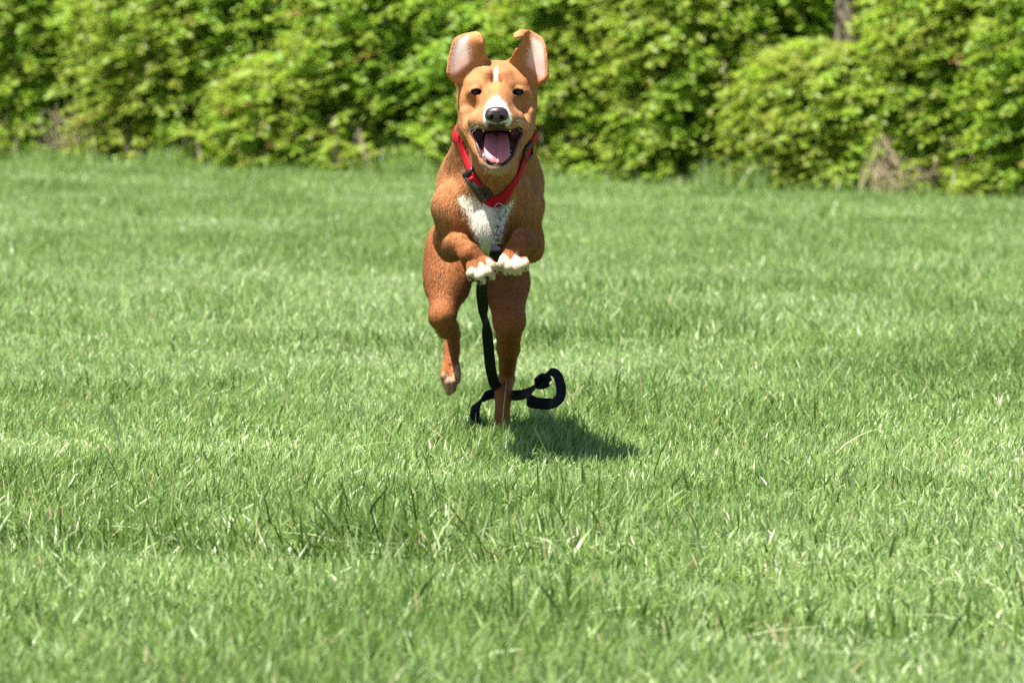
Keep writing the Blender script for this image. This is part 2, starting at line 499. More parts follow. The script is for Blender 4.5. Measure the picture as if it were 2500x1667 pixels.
def leaves(c, ax, nrm, Ls, Ws):
    """pointed leaves folded along the midrib: base c, axis ax, normal nrm"""
    sd = np.cross(ax, nrm)
    L_ = Ls[:, None]; W_ = Ws[:, None]
    b = c; m1 = c + ax * L_ * .45 - nrm * L_ * .03; t = c + ax * L_ - nrm * L_ * .16
    l = c + ax * L_ * .42 + sd * W_ * .5 + nrm * W_ * .14; r = c + ax * L_ * .42 - sd * W_ * .5 + nrm * W_ * .14
    V = np.stack([b, l, t, r, m1], 1)
    n = len(c); o = np.arange(n)[:, None] * 5
    T = np.concatenate([o + np.array([q]) for q in ([0, 4, 1], [1, 4, 2], [0, 3, 4], [3, 2, 4])], 0)
    return V.reshape(-1, 3), T
def shrub(rng, x0, y0, Rx, Ry, Ht, nspray, leaf=.063, tint0=.5, low=0.0, stems=6, twigs=True, gaps=-.30):
    """returns leaf mesh data and a stem MB, about the origin; sprays fill a rounded, uneven volume"""
    z0 = 0
    th = rng.uniform(0, 2 * math.pi, nspray)
    rad = np.sqrt(rng.uniform(.12, 1, nspray))
    h = low + (1 - low) * rng.uniform(0, 1, nspray) ** 1.25
    prof = np.clip(np.where(h < .55, .80 + .20 * np.sin(h / .55 * math.pi / 2), np.sqrt(np.maximum(1 - ((h - .55) / .47) ** 2, 0.02))), .1, 1)
    P0 = np.stack([np.cos(th) * rad * Rx * prof, np.sin(th) * rad * Ry * prof, h * Ht], 1)
    gap = fbm((P0 + np.array((x0, y0, 0))) * np.array((1.7, 1.5, 2.9)), 71, 3)
    k = gap > gaps
    P0 = P0[k]; th = th[k]; n = len(P0)
    out = np.stack([np.cos(th), np.sin(th) , 0 * th], 1) + rng.normal(0, .45, (n, 3)) * np.array((1, 1, .3)) + np.array((0, 0, .05))
    out = unit(out)
    Ltw = rng.uniform(.18, .40, n)
    nl = 13
    t = (np.arange(nl) + .5) / nl
    c = P0[:, None] + out[:, None] * (Ltw[:, None, None] * (t[None, :, None] - .3))
    c[:, :, 2] -= (.30 * Ltw)[:, None] * t[None] ** 2
    side = unit(np.cross(out, np.array((0, 0, 1.))))
    sg = np.where(np.arange(nl) % 2 == 0, 1, -1)[None, :, None]
    ax = unit(out[:, None] * .55 + side[:, None] * sg * .8 + rng.normal(0, .28, (n, nl, 3)) + np.array((0, 0, -.12)))
    nr = np.array((0, 0, 1.)) + rng.normal(0, .42, (n, nl, 3)) + out[:, None] * .45
    nr = unit(nr - ax * (nr * ax).sum(-1, keepdims=True))
    tint = (tint0 + .21 + .20 * fbm((P0 + np.array((x0, y0, 0))) * 1.1, 81, 2) + rng.normal(0, .12, n))[:, None] + rng.normal(0, .10, (n, nl)) + .06 * t[None]
    tint = np.clip(tint, 0, .95)
    red = rng.random(n) < .004
    tint = np.where(red[:, None], rng.uniform(.965, 1, (n, nl)), tint)
    Ls = leaf * rng.uniform(.6, 1.25, (n, nl)) * (1 - .25 * t[None] ** 3)
    c = c.reshape(-1, 3); keep = c[:, 2] > .015
    V, T = leaves(c[keep], ax.reshape(-1, 3)[keep], nr.reshape(-1, 3)[keep], Ls.reshape(-1)[keep], Ls.reshape(-1)[keep] * .56)
    mb = MB()
    ends = []
    for s in range(stems):
        a = rng.uniform(0, 2 * math.pi); r1 = rng.uniform(.25, .95)
        b0 = np.array((math.cos(a) * .12, math.sin(a) * .12, -.05)) + rng.normal(0, .05, 3) * np.array((1, 1, 0))
        e = np.array((math.cos(a) * Rx * r1, math.sin(a) * Ry * r1, Ht * rng.uniform(.6, .98)))
        pts = spline([b0, b0 * .6 + e * np.array((.3, .3, .45)), e * np.array((.7, .7, .85)), e], 12) + np.cumsum(rng.normal(0, .012, (12, 3)), 0)
        mb.tube(pts, np.linspace(rng.uniform(.008, .016), .003, 12), 5, cap=False)
        ends.append(pts)
    if twigs:
        for q in rng.choice(n, min(n, 130), replace=False):
            src = ends[rng.integers(len(ends))]; s0 = src[np.argmin(np.linalg.norm(src - P0[q] * np.array((.7, .7, .8)), axis=1))]
            tip = P0[q] + out[q] * Ltw[q] * .6; tip[2] -= .1 * Ltw[q]
            mb.tube(spline([s0, (s0 + P0[q]) / 2 + np.array((0, 0, .05)), P0[q], tip], 7), np.linspace(.005, .0016, 7), 3, cap=False)
    return V, T, np.repeat(np.clip(tint.reshape(-1)[keep], 0, 1), 5), mb
def add_shrub(name, rng, x, y, label, group='shrubs of the hedge', **k):
    z = float(ground_z(x, y))
    t = empty(name, (x, y, z), label=label, cat='shrub', group=group)
    V, T, tint, mb = shrub(rng, x, y, **k)
    o = np.array((x, y, z))
    me = mesh_np('foliage', V + o, [T], smooth=False); set_attr(me, 'tint', 'FLOAT', tint)
    link('foliage', me, leaf_m.m, t)
    if k.get('stems', 9):
        mb.V = [v + o for v in mb.V]
        link('stems', mb.mesh('stems'), bark_m, t)
    return t
def at_edge(px, back=0.0):
    """hedge-line position seen at column px of the photograph"""
    a = (px - 1250) / FPX
    y = 33.4 / (1 + .85 * a) + back
    return a * y, y
rs = np.random.default_rng(77)
front = [  # column, step back, half width, half depth, height, sprays, leaf tint, label
    (-330, .5, .75, .6, 1.9, 520, .50, 'bushy green shrub beyond the far end of the hedge past the brown tangle'),
    (40, .5, .62, .55, 2.0, 520, .55, 'yellow-green shrub at the left end of the hedge behind pale dry twigs'),
    (240, 1.0, .66, .60, 2.2, 560, .48, 'olive green shrub rising above the thin bare brown twigs'),
    (385, .45, .52, .50, 1.75, 480, .60, 'bright green shrub with layered sprays just right of the bare brown twigs'),
    (560, .7, .55, .55, 2.0, 500, .50, 'mid green shrub with a dark hollow under its lower branches'),
    (700, .25, .42, .45, .82, 260, .62, 'low yellow-green bush standing at the grass edge left of the dog'),
    (740, .9, .58, .55, 2.1, 560, .52, 'tall leafy shrub behind the low yellow-green bush'),
    (905, .5, .52, .50, 1.9, 520, .56, 'dense green shrub beside the deep dark gap left of the dog'),
    (1075, .75, .52, .55, 2.1, 480, .56, 'leafy shrub directly behind the raised left ear of the dog'),
    (1230, .6, .50, .50, 2.0, 460, .52, 'green shrub hidden behind the head of the dog'),
    (1395, .35, .48, .50, 1.8, 540, .62, 'bright lime shrub with reddish young tips just right of the dog'),
    (1540, .8, .55, .55, 2.2, 580, .50, 'tall mid green shrub between the lime shrub and the pale upright stem'),
    (1690, .4, .52, .50, 1.8, 540, .60, 'spreading yellow-green shrub with flat sprays above the bluish grass tufts'),
    (1845, .85, .48, .55, 2.0, 560, .50, 'darker green shrub left of the tall tree trunk'),
    (1985, .3, .45, .42, .96, 480, .60, 'rounded light green bush just left of the brown dead vine heap'),
    (1770, 1.15, .50, .40, 1.9, 480, .48, 'shaded green shrub set back between the tall pale stem and the tree trunk'),
    (1930, 1.7, .60, .40, 2.3, 480, .58, 'pale green shrub set back directly left of the thick grey-brown trunk'),
    (2120, .45, .50, .45, .96, 420, .54, 'green shrub behind the brown dead vine heap'),
    (2310, .55, .44, .50, 1.7, 540, .56, 'drooping bright shrub over the dark hollow right of the dead vine heap'),
    (2450, .8, .58, .55, 2.0, 560, .58, 'yellow-green shrub at the right end of the hedge'),
    (2640, .5, .70, .60, 2.0, 520, .52, 'green shrub standing past the last dark hollow of the hedge'),
]
for (px, bk, Rx, Ry, Ht, ns, tn, lab) in front:
    x, y = at_edge(px, bk)
    st = 2 if Ht < 1.3 else 6
    gp = -.6 if 1650 < px else -.30
    add_shrub('shrub', rs, x, y, lab, Rx=Rx, Ry=Ry, Ht=Ht, nspray=int(ns * 2.7), tint0=tn, low=0.02, stems=st, gaps=gp)
# low sprigs that spill onto the grass edge
sprigs = [(30, 'small pale green sprig by the leaning pale stick'), (330, 'small leafy sprig under the bright layered shrub'), (480, 'small leafy sprig left of the brown stump gap'),
          (860, 'low green sprig between the low yellow-green bush and the dog'), (1030, 'low yellow-green sprig behind the right shoulder of the dog'), (1350, 'lime sprig at the grass edge right of the dog'),
          (1460, 'low leafy sprig under the lime shrub with reddish tips'), (1600, 'low leafy sprig left of the first bluish grass tuft'), (1960, 'low bright sprig at the foot of the rounded light green bush'),
          (2075, 'low leafy sprig touching the left side of the dead vine heap'), (2300, 'tiny yellow-green sprig right of the dead vine heap'), (2440, 'small sprig in front of the right-hand dark hollow')]
for px, lab in sprigs:
    x, y = at_edge(px, -.05)
    add_shrub('leafy_sprig', rs, x, y, lab, group='low sprigs along the hedge foot', Rx=.20, Ry=.18, Ht=rs.uniform(.22, .42), nspray=34, tint0=.66, low=0.02, stems=4, twigs=False, leaf=.05, gaps=-9)

# the wood behind: one leafy mass
V_, T_, t_ = [], [], []; off = 0
for k in range(87):
    row = k // 29
    x = -12.5 + (k % 29) * .9 + rs.uniform(-.3, .3); y = hedge_y(x) + 1.7 + row * 1.3 + rs.uniform(-.4, .4)
    V, T, tint, mb = shrub(rs, x, y, .85, .75, 2.3 + .7 * row + rs.uniform(-.2, .3), 480, leaf=.085, tint0=.42, stems=1, twigs=False, gaps=-.6)
    V_.append(V + np.array((x, y, float(ground_z(x, y))))); T_.append(T + off); t_.append(tint); off += len(V)
me = mesh_np('understorey', np.vstack(V_), [np.vstack(T_)], smooth=False); set_attr(me, 'tint', 'FLOAT', np.concatenate(t_))
link('understorey', me, leaf_m.m, label='leafy green woodland understorey behind the hedge', cat='woodland', kind='stuff')

# trees in the wood
def tree(px, Y, r, lab, h=7.0, lean=0.0, crown=900):
    x = (px - 1250) / FPX * Y
    z = float(ground_z(x, Y)); t = empty('tree', (x, Y, z), label=lab, cat='tree', group='trees behind the hedge')
    zz = np.linspace(-.1, h, 22)
    pts = np.stack([x + lean * zz + .03 * np.sin(zz * 1.3 + px), Y + 0 * zz, z + zz], 1)
    mb = MB().tube(pts, r * (1 - .65 * zz / h) * (1 + .35 * np.exp(-zz / .25)), 14)
    for k in range(6):
        b = pts[12 + k]; a = rs.uniform(0, 6.28)
        mb.tube(spline([b, b + np.array((math.cos(a) * .6, math.sin(a) * .6, .5)), b + np.array((math.cos(a) * 1.4, math.sin(a) * 1.4, .9))], 8), np.linspace(r * .35, r * .08, 8), 6)
    me = mb.mesh('trunk')
    link('trunk', me, trunk_m, t)
    V, T, tint, _ = shrub(rs, x, Y, 1.7, 1.6, 3.2, crown, leaf=.085, tint0=.5, stems=1, twigs=False, gaps=-.5)
    me = mesh_np('crown', V + np.array((pts[-1][0], Y, z + h - 2.6)), [T], smooth=False); set_attr(me, 'tint', 'FLOAT', tint)
    link('crown', me, leaf_m.m, t)
tree(2060, 32.5, .080, 'thick grey-brown trunk standing among the leaves behind the hedge', 13.0)
tree(1893, 33.0, .020, 'thin dark sapling left of the thick grey-brown trunk', 13.0, .008, 500)
tree(1965, 32.7, .016, 'slender sapling close beside the thick grey-brown trunk', 14.0, -.008, 500)

# the heap of dead vines
def dead_heap(px, lab):
    x, y = at_edge(px, .05)
    y -= .15
    z = float(ground_z(x, y)); mb = MB()
    ap = np.array((x - .10, y + .1, z + .36))
    for k in range(150):
        a = rs.uniform(-.1, math.pi * 2); r_ = rs.uniform(.12, .36)
        b = np.array((x + math.cos(a) * r_ + .02, y + math.sin(a) * r_ * .7, z - .02))
        if k < 45: e = ap + rs.normal(0, .025, 3) + np.array((0, 0, rs.uniform(-.10, .02)))
        else: e = np.array((x + rs.uniform(-.16, .26), y + rs.uniform(-.2, .2), z + rs.uniform(.06, .24)))
        m_ = (b + e) / 2 + rs.normal(0, .035, 3)
        mb.tube(spline([b, m_, e, e + rs.normal(0, .06, 3) + np.array((0, 0, -.04))], 9), np.linspace(.0045, .002, 9) * rs.uniform(.6, 1.3), 4, cap=False)
    link('dead_vine_heap', mb.mesh('dead_vine_heap'), dead_m, label=lab, cat='dead vines')
dead_heap(2192, 'pointed brown heap of dead vines at the hedge foot')
def tangle(name, px, back, wx, h0, h1, n, lab, cat, rad=.0035):
    x, y = at_edge(px, back); z = float(ground_z(x, y)); mb = MB()
    for k in range(n):
        b = np.array((x + rs.uniform(-wx, wx), y + rs.uniform(-.15, .15), z + rs.uniform(0, h0)))
        L_ = rs.uniform(.3, 1) * h1; a = rs.normal(.15, .45)
        e = b + np.array((math.sin(a) * L_, rs.normal(0, .12), math.cos(a) * L_))
        mb.tube(spline([b, (b + e) / 2 + rs.normal(0, .03, 3), e, e + np.array((rs.normal(.05, .06), 0, -.05))], 9), np.linspace(1, .4, 9) * rad * rs.uniform(.6, 1.3), 4, cap=False)
    link(name, mb.mesh(name), dead_m, label=lab, cat=cat)
tangle('twig_tangle', 195, .02, .26, .18, .42, 75, 'tangle of thin bare brown twigs hanging in front of the hedge', 'twigs', .0028)
def stick(px0, py0, px1, py1, back, r, lab):
    x, y = at_edge(px0, back); a = P(px0, py0, y); b = P(px1, py1, y + .1); a[2] = float(ground_z(a[0], y)) - .02
    mb = MB().tube(spline([a, (a + b) / 2 + np.array((.015, 0, 0)), b], 12), np.linspace(r, r * .5, 12), 6)
    link('stick', mb.mesh('stick'), dead_m, label=lab, cat='stick', group='bare sticks in the hedge')
stick(157, 372, 214, 255, -.25, .0075, 'pale bare stick leaning to the right beneath the twig tangle')
stick(6, 365, 18, 300, -.2, .012, 'short brown stick upright at the left end of the hedge')
stick(310, 350, 308, 300, -.2, .006, 'thin grey stick upright in front of the dark hollow')
stick(1772, 440, 1768, 150, -.1, .0075, 'tall pale upright stem in the hedge right of the dog')
stick(1835, 440, 1822, 190, -.1, .006, 'thin pale stem beside the tall upright stem')
stick(2374, 470, 2372, 375, -.2, .006, 'thin pale stem upright before the dark hollow of the right-hand shrub')
stick(905, 375, 876, 315, -.2, .007, 'short grey stick leaning left behind the lawn near the dog')

# rough grass along the hedge foot
x_, y_, l_ = [], [], []
for px, wpx, n, ln_ in ((120, 110, 420, .15), (300, 120, 700, .19), (390, 70, 420, .20), (480, 80, 300, .12), (700, 120, 300, .11), (1000, 60, 520, .22), (950, 60, 300, .16), (1330, 40, 300, .20), (1735, 42, 420, .26),
                        (1845, 40, 380, .22), (1640, 40, 160, .15), (1250, 1300, 2600, .10), (2420, 60, 160, .13)):
    for k in range(int(n * (.6 if wpx < 1000 else 1))):
        X, Y = at_edge(px + rs.normal(0, wpx * .5) if wpx < 1000 else rs.uniform(-250, 2750), rs.uniform(-.75, .1))
        x_.append(X); y_.append(Y); l_.append(ln_ * (.75 if wpx < 1000 else 1))
x_, y_, l_ = map(np.array, (x_, y_, l_))
r = blades(rs, x_, y_, .0075, l_, 4, .30, -.10)
me = mesh_np('tall_grass', r[0], [r[1]]); set_attr(me, 'tint', 'FLOAT', r[2])
link('tall_grass', me, lawn_m.m, label='uncut bluish-green grass tufts along the foot of the hedge', cat='grass', kind='stuff')

# broad-leaved weeds in the lawn
def weed(px, py, R_, n, lab):
    Yw = CAM_H / ((math.tan(PITCH) + (py - 833.5) / FPX)); x = (px - 1250) / FPX * Yw; z = float(ground_z(x, Yw))
    a = rs.uniform(0, 6.28, n); r_ = rs.uniform(0, R_, n)
    c = np.stack([x + np.cos(a) * r_, Yw + np.sin(a) * r_, z + rs.uniform(.0, .022, n)], 1)
    ax = unit(np.stack([np.cos(a), np.sin(a), rs.uniform(-.1, .7, n)], 1)); nr = np.array((0, 0, 1.)) + rs.normal(0, .3, (n, 3)); nr = unit(nr - ax * (nr * ax).sum(1, keepdims=True))
    V, T = leaves(c, ax, nr, rs.uniform(.016, .028, n), rs.uniform(.010, .017, n))
    mb = MB().add(V, None, T)
    for q in range(n):
        mb.tube(np.array([[x + math.cos(a[q]) * r_[q] * .5, Yw + math.sin(a[q]) * r_[q] * .5, z - .01], c[q]]), .0009, 4, cap=False)
    me = mb.mesh('broadleaf_weed'); tv = np.full(len(me.vertices), .22); tv[:n * 5] = np.repeat(rs.uniform(.0, .12, n), 5)
    set_attr(me, 'tint', 'FLOAT', tv)
    link('broadleaf_weed', me, lawn_m.m, label=lab, cat='weed', group='weeds in the lawn')
weed(1665, 1345, .05, 18, 'dark broad-leaved weed in the lawn, the left one of the pair in the hollow')
weed(1755, 1350, .045, 16, 'round-leaved weed in the lawn, the right one of the pair in the hollow')
weed(2310, 1440, .04, 16, 'small broad-leaved weed beside the dry tuft near the right edge of the lawn')
weed(160, 1210, .05, 18, 'flat broad-leaved weed in the lawn near the left edge')

def lawn_point(px, py):
    Yw = CAM_H / ((math.tan(PITCH) + (py - 833.5) / FPX)); x = (px - 1250) / FPX * Yw
    return np.array((x, Yw, float(ground_z(x, Yw))))
p = lawn_point(974, 1325)
c = np.repeat((p + np.array((0, 0, .034)))[None], 5, 0); a = np.arange(5) * 2 * math.pi / 5
V, T = leaves(c, unit(np.stack([np.cos(a), np.sin(a) - .5, .6 + 0 * a], 1)), unit(np.stack([-.4 * np.cos(a), -.6 + 0 * a, 1 + 0 * a], 1)), np.full(5, .0045), np.full(5, .0035))
fl_ = empty('flower', p, label='tiny blue flower in the lawn in front of the dog', cat='flower')
link('petals', MB().add(V, None, T).mesh('petals'), plain('blue_petal', (.16, .18, .62), .5, noise=.15), fl_)
link('stem', MB().tube([p - np.array((0, 0, .01)), p + np.array((.002, 0, .02)), p + np.array((0, 0, .034))], .0007, 5).mesh('stem'), leaf_m.m, fl_)
p = lawn_point(108, 1232)
V, T = leaves(p[None] + np.array((0, 0, .008)), unit(np.array([[.25, -.1, 1.]])), unit(np.array([[.3, -1., .1]])), np.array([.030]), np.array([.011]))
link('dry_leaf', MB().add(V, None, T).mesh('dry_leaf'), plain('straw', (.52, .44, .28), .7, noise=.3), label='pale dry straw leaf standing in the grass near the left edge', cat='leaf')

# ================================================================ THE DOG
STRETCH = 1.10
def yd(Y): return 9.0 - (9.0 - Y) * STRETCH if Y < 9.0 else Y
def PD(px, py, Y): return P(px, py, yd(Y))
def unstretch(y): return np.where(y < 9, 9 - (9 - y) / STRETCH, y)
def vgrid(lo, hi, parts):
    """axis from lo to hi with step given on intervals: parts = [(upto, step)...]"""
    out = [lo]
    for up, st in parts:
        while out[-1] < up: out.append(out[-1] + st)
    return np.array(out)

dog = empty('dog', (-0.033, 8.75, 0.0), label='tan dog with a white blaze leaping over the lawn, mouth open and ears up', cat='dog')

HO = PD(1213, 225, 8.30)
def H(u, v, w_):                   # head frame in millimetres: right, up, towards the nose
    return HO + np.array((u, -w_, v)) * .98 / 1000.0
def Hr(*r): return np.array((r[0], r[2], r[1])) / 1000.0
def rp(r, Y): return r * Y / FPX

fd = Field(vgrid(-.165, .075, [(.075, .0016)]),
           vgrid(8.04, 9.5, [(8.42, .0017), (8.58, .0028), (9.5, .0036)]),
           vgrid(-.05, .69, [(.22, .0028), (.69, .0017)]))

# trunk
pel = PD(1170, 560, 9.02); loin = PD(1180, 545, 8.84); rib = PD(1193, 520, 8.64); che = PD(1196, 515, 8.47)
fd.ell(pel, (.058, .075, .062), .03)
fd.cone(pel, loin, .055, .050, .03)
fd.ell((loin + rib) / 2, (.060, .17, .066), .04)
fd.ell(rib + np.array((0, 0, -.008)), (.066, .15, .096), .03)
fd.ell(che + np.array((0, .015, -.005)), (.062, .075, .088), .035)
fd.ell(PD(1197, 548, 8.395), (.030, .04, .050), .03)       # breast bone
# neck
fd.cone(PD(1198, 465, 8.52), PD(1211, 300, 8.40), .080, .060, .04)
fd.cone(PD(1198, 480, 8.43), PD(1208, 400, 8.36), .050, .036, .03)
fd.ell(PD(1150, 430, 8.52), (.038, .06, .05), .03)
fd.ell(PD(1250, 430, 8.52), (.038, .06, .05), .03)
# shoulders and upper arms
fd.chain([PD(1128, 420, 8.56), PD(1103, 505, 8.44), PD(1098, 585, 8.49), PD(1098, 612, 8.50)], [rp(44, 8.5), rp(42, 8.45), rp(32, 8.5), rp(25, 8.5)], .022)
fd.chain([PD(1268, 425, 8.56), PD(1283, 500, 8.44), PD(1289, 585, 8.48), PD(1296, 615, 8.49)], [rp(44, 8.5), rp(38, 8.45), rp(31, 8.5), rp(23, 8.5)], .022)
fd.ell(PD(1130, 520, 8.42), (.028, .03, .045), .025)
fd.ell(PD(1265, 520, 8.42), (.026, .03, .045), .025)
# forelegs, tucked up and hanging from the wrist
LW = PD(1119, 596, 8.315); LP = PD(1172, 648, 8.285)
fd.chain([PD(1103, 606, 8.49), PD(1108, 601, 8.40), LW], [rp(23, 8.45), rp(22.5, 8.4), rp(23, 8.3)], .014)
fd.chain([LW, PD(1146, 620, 8.285), LP], [rp(23.5, 8.3), rp(23, 8.3), rp(28, 8.28)], .010)
RW = PD(1277, 584, 8.315); RP = PD(1254, 632, 8.285)
fd.chain([PD(1298, 610, 8.48), PD(1290, 597, 8.40), RW], [rp(23, 8.45), rp(23, 8.4), rp(24.5, 8.3)], .014)
fd.chain([RW, PD(1267, 608, 8.288), RP], [rp(25, 8.3), rp(25, 8.3), rp(30, 8.28)], .010)
fd.cone(PD(1189, 619, 8.31), PD(1190, 623, 8.305), .006, .005, .006)     # dew claw
def toes(lst, Y, r, k=.0035):
    for (x0, y0, x1, y1, x2, y2, s) in lst:
        a = PD(x0, y0, Y + .004); b = PD(x1, y1, Y - .016); c = PD(x2, y2, Y - .012)
        fd.chain([a, b, c], [r * .9 * s, r * s, r * .88 * s], k)
toes([(1147, 648, 1149, 668, 1152, 680, .80), (1160, 646, 1170, 674, 1175, 686, 1.0), (1177, 641, 1192, 664, 1198, 676, 1.0), (1185, 634, 1202, 648, 1207, 659, .82)], 8.268, .0090, .002)
toes([(1230, 632, 1226, 644, 1224, 652, .84), (1243, 634, 1241, 652, 1240, 664, 1.0), (1262, 634, 1263, 653, 1263, 665, 1.0), (1277, 632, 1281, 645, 1282, 653, .82)], 8.268, .0090, .002)
# hind leg in the air (image left)
fd.chain([PD(1100, 590, 8.99), PD(1093, 690, 8.92), PD(1079, 774, 8.87)], [rp(55, 9), rp(51, 8.95), rp(29, 8.88)], .02)
fd.ell(PD(1080, 645, 8.96), (.029, .06, .06), .02)
fd.chain([PD(1079, 774, 8.87), PD(1092, 800, 8.98), PD(1107, 815, 9.08)], [rp(30, 8.9), rp(25, 8.95), rp(16, 9.1)], .012)
fd.chain([PD(1106, 808, 9.09), PD(1103, 850, 9.07), PD(1100, 890, 9.06)], [rp(16.5, 9.1), rp(17.5, 9.05), rp(21, 9.05)], .010)
toes([(1086, 890, 1083, 918, 1087, 938, .85), (1094, 892, 1093, 932, 1095, 957, 1.0), (1106, 892, 1107, 930, 1105, 951, 1.0), (1115, 888, 1118, 912, 1117, 930, .85)], 9.05, .0076, .0012)
# hind leg on the ground (image right)
fd.chain([PD(1233, 600, 9.0), PD(1234, 690, 8.93), PD(1243, 785, 8.88)], [rp(58, 9), rp(54, 8.95), rp(37, 8.9)], .02)
fd.chain([PD(1243, 785, 8.88), PD(1241, 850, 8.97), PD(1237, 925, 9.06)], [rp(37, 8.9), rp(26, 8.95), rp(17.5, 9.05)], .012)
fd.chain([PD(1237, 922, 9.06), PD(1229, 965, 9.0), PD(1224, 1046, 8.97)], [rp(18, 9.05), rp(19, 9.0), rp(19, 8.95)], .010)
toes([(1212, 1046, 1211, 1064, 1211, 1070, .82), (1219, 1046, 1219, 1068, 1219, 1074, 1.0), (1230, 1046, 1230, 1068, 1230, 1074, 1.0), (1238, 1046, 1238, 1064, 1238, 1070, .82)], 8.93, .0095)
# tail streaming out behind
fd.chain([PD(1170, 520, 9.09), PD(1174, 535, 9.20), PD(1180, 560, 9.32), PD(1186, 575, 9.44)], [.022, .016, .012, .006], .02)
BODY = Field(*fd.ax); BODY.F = fd.F.copy()

# ---- head
def hcone(a, b, ra, rb, k=12, op='add'): fd.cone(H(*a), H(*b), ra / 1000, rb / 1000, k / 1000, op)
def hell(c, r, k=12, op='add'): fd.ell(H(*c), Hr(*r), k / 1000, op)
hell((0, -4, -52), (60, 54, 60), 16)
hell((0, 14, -24), (46, 31, 30), 16)
for s in (-1, 1):
    hell((s * 40, -20, -40), (23, 36, 38), 16)
    hell((s * 36, -54, -44), (23, 34, 34), 16)
    hell((s * 31, 14, -12), (15, 8, 11), 10)
    hell((s * 34, -1, -8), (14, 10, 12), 8)
    hell((s * 24, -24, 2), (16, 17, 18), 12)
hcone((0, -20, -8), (0, -35, 68), 33, 23, 14)
hcone((0, -1, 0), (0, -22, 80), 15, 12, 12)
for s in (-1, 1):
    hcone((s * 25, -44, 18), (s * 14, -46, 74), 21, 16, 9)
    hell((s * 30, -46, 34), (13, 13, 17), 8)
hell((0, -38, 82), (17, 17, 14), 8)
# lower jaw
for s in (-1, 1):
    hcone((s * 42, -56, -28), (s * 14.5, -113, 56), 17, 11, 12)
    hcone((s * 37, -56, 2), (s * 24, -94, 24), 14, 12, 12)
    hcone((s * 14.5, -113, 52), (0, -119.5, 66), 11.5, 10.5, 8)
hcone((0, -78, -20), (0, -120, 50), 24, 13, 14)
CAV = Field(*fd.ax)                                      # the open mouth
for u in (-14, 0, 14):
    CAV.cone(H(u * .9, -70, 4), H(u, -76, 78), .008, .0115, .008)
    CAV.cone(H(u, -76, 78), H(u, -77, 130), .0115, .0115, .008)
    CAV.cone(H(u * .5, -74, 8), H(u * .5, -98, 74), .009, .0130, .008)
    CAV.cone(H(u * .5, -98, 74), H(u * .5, -99, 130), .0130, .0130, .008)
for s in (-1, 1):
    CAV.cone(H(s * 30, -66, 20), H(s * 18, -98, 52), .005, .006, .012)
    CAV.cone(H(s * 30, -66, 20), H(s * 25, -69, 74), .005, .006, .008)
    CAV.cone(H(s * 34, -62, 20), H(s * 35, -62, 60), .0035, .003, .008)
    CAV.cone(H(s * 20, -84, 36), H(s * 21, -84, 80), .006, .004, .006)
fd.blend(tuple(slice(0, q) for q in fd.F.shape), CAV.F, .003, 'sub')

for s in (-1, 1):
    hell((s * 43, -22, 12), (10, 11, 16), 18, 'sub')            # hollow below the eye
    hcone((s * 7, 40, 4), (s * 8, 10, 8), 1.6, 1.6, 7, 'sub')   # brow furrows
    hcone((s * 16, 30, 2), (s * 22, 12, 3), 6, 7, 10)           # brow
    hcone((s * 33, -42, 30), (s * 40, -56, 14), 9, 7, 6)        # lip corner
    hcone((s * 52, -34, -10), (s * 46, -66, -6), 8, 9, 8)       # cheek fold
# ---- ears: bent sheets, rows from base to tip, columns from outer to inner rim (photo x, y, mm behind the eye plane)
earL = [[(1106, 195, 32), (1120, 197, 40), (1141, 184, 44), (1166, 165, 42), (1190, 153, 44)],
        [(1093, 178, 20), (1110, 178, 29), (1134, 165, 31), (1162, 148, 28), (1186, 140, 26)],
        [(1096, 144, 20), (1113, 140, 26), (1137, 130, 26), (1162, 119, 18), (1183, 119, 10)],
        [(1105, 109, 20), (1119, 105, 24), (1139, 101, 23), (1160, 97, 15), (1179, 104, 2)],
        [(1116, 93, 22), (1128, 90, 26), (1145, 87, 30), (1161, 84, 24), (1173, 86, 8)],
        [(1140, 86, 30), (1148, 84, 34), (1157, 83, 34), (1167, 83, 24), (1176, 92, 8)],
        [(1165, 90, 40), (1169, 90, 36), (1174, 91, 30), (1179, 98, 20), (1180, 104, 8)],
        [(1179, 108, 34), (1180, 110, 30), (1181, 112, 24), (1182, 114, 18), (1182, 116, 12)]]
earR = [[(1324, 202, 32), (1309, 201, 44), (1287, 185, 50), (1262, 165, 48), (1243, 153, 46)],
        [(1337, 186, 4), (1320, 184, 32), (1296, 168, 40), (1270, 150, 34), (1249, 143, 28)],
        [(1336, 154, 0), (1319, 146, 26), (1297, 134, 34), (1274, 124, 26), (1259, 125, 8)],
        [(1332, 119, 4), (1317, 112, 22), (1298, 106, 28), (1282, 104, 22), (1271, 108, 6)],
        [(1324, 96, 14), (1310, 91, 24), (1296, 88, 28), (1284, 88, 22), (1276, 95, 4)],
        [(1305, 84, 26), (1296, 80, 28), (1287, 78, 26), (1280, 80, 14), (1276, 90, -2)],
        [(1285, 78, 24), (1278, 77, 20), (1272, 77, 14), (1268, 80, 4), (1268, 90, -8)],
        [(1264, 80, 14), (1261, 82, 10), (1258, 85, 4), (1257, 89, -2), (1259, 94, -8)]]
EARS = []
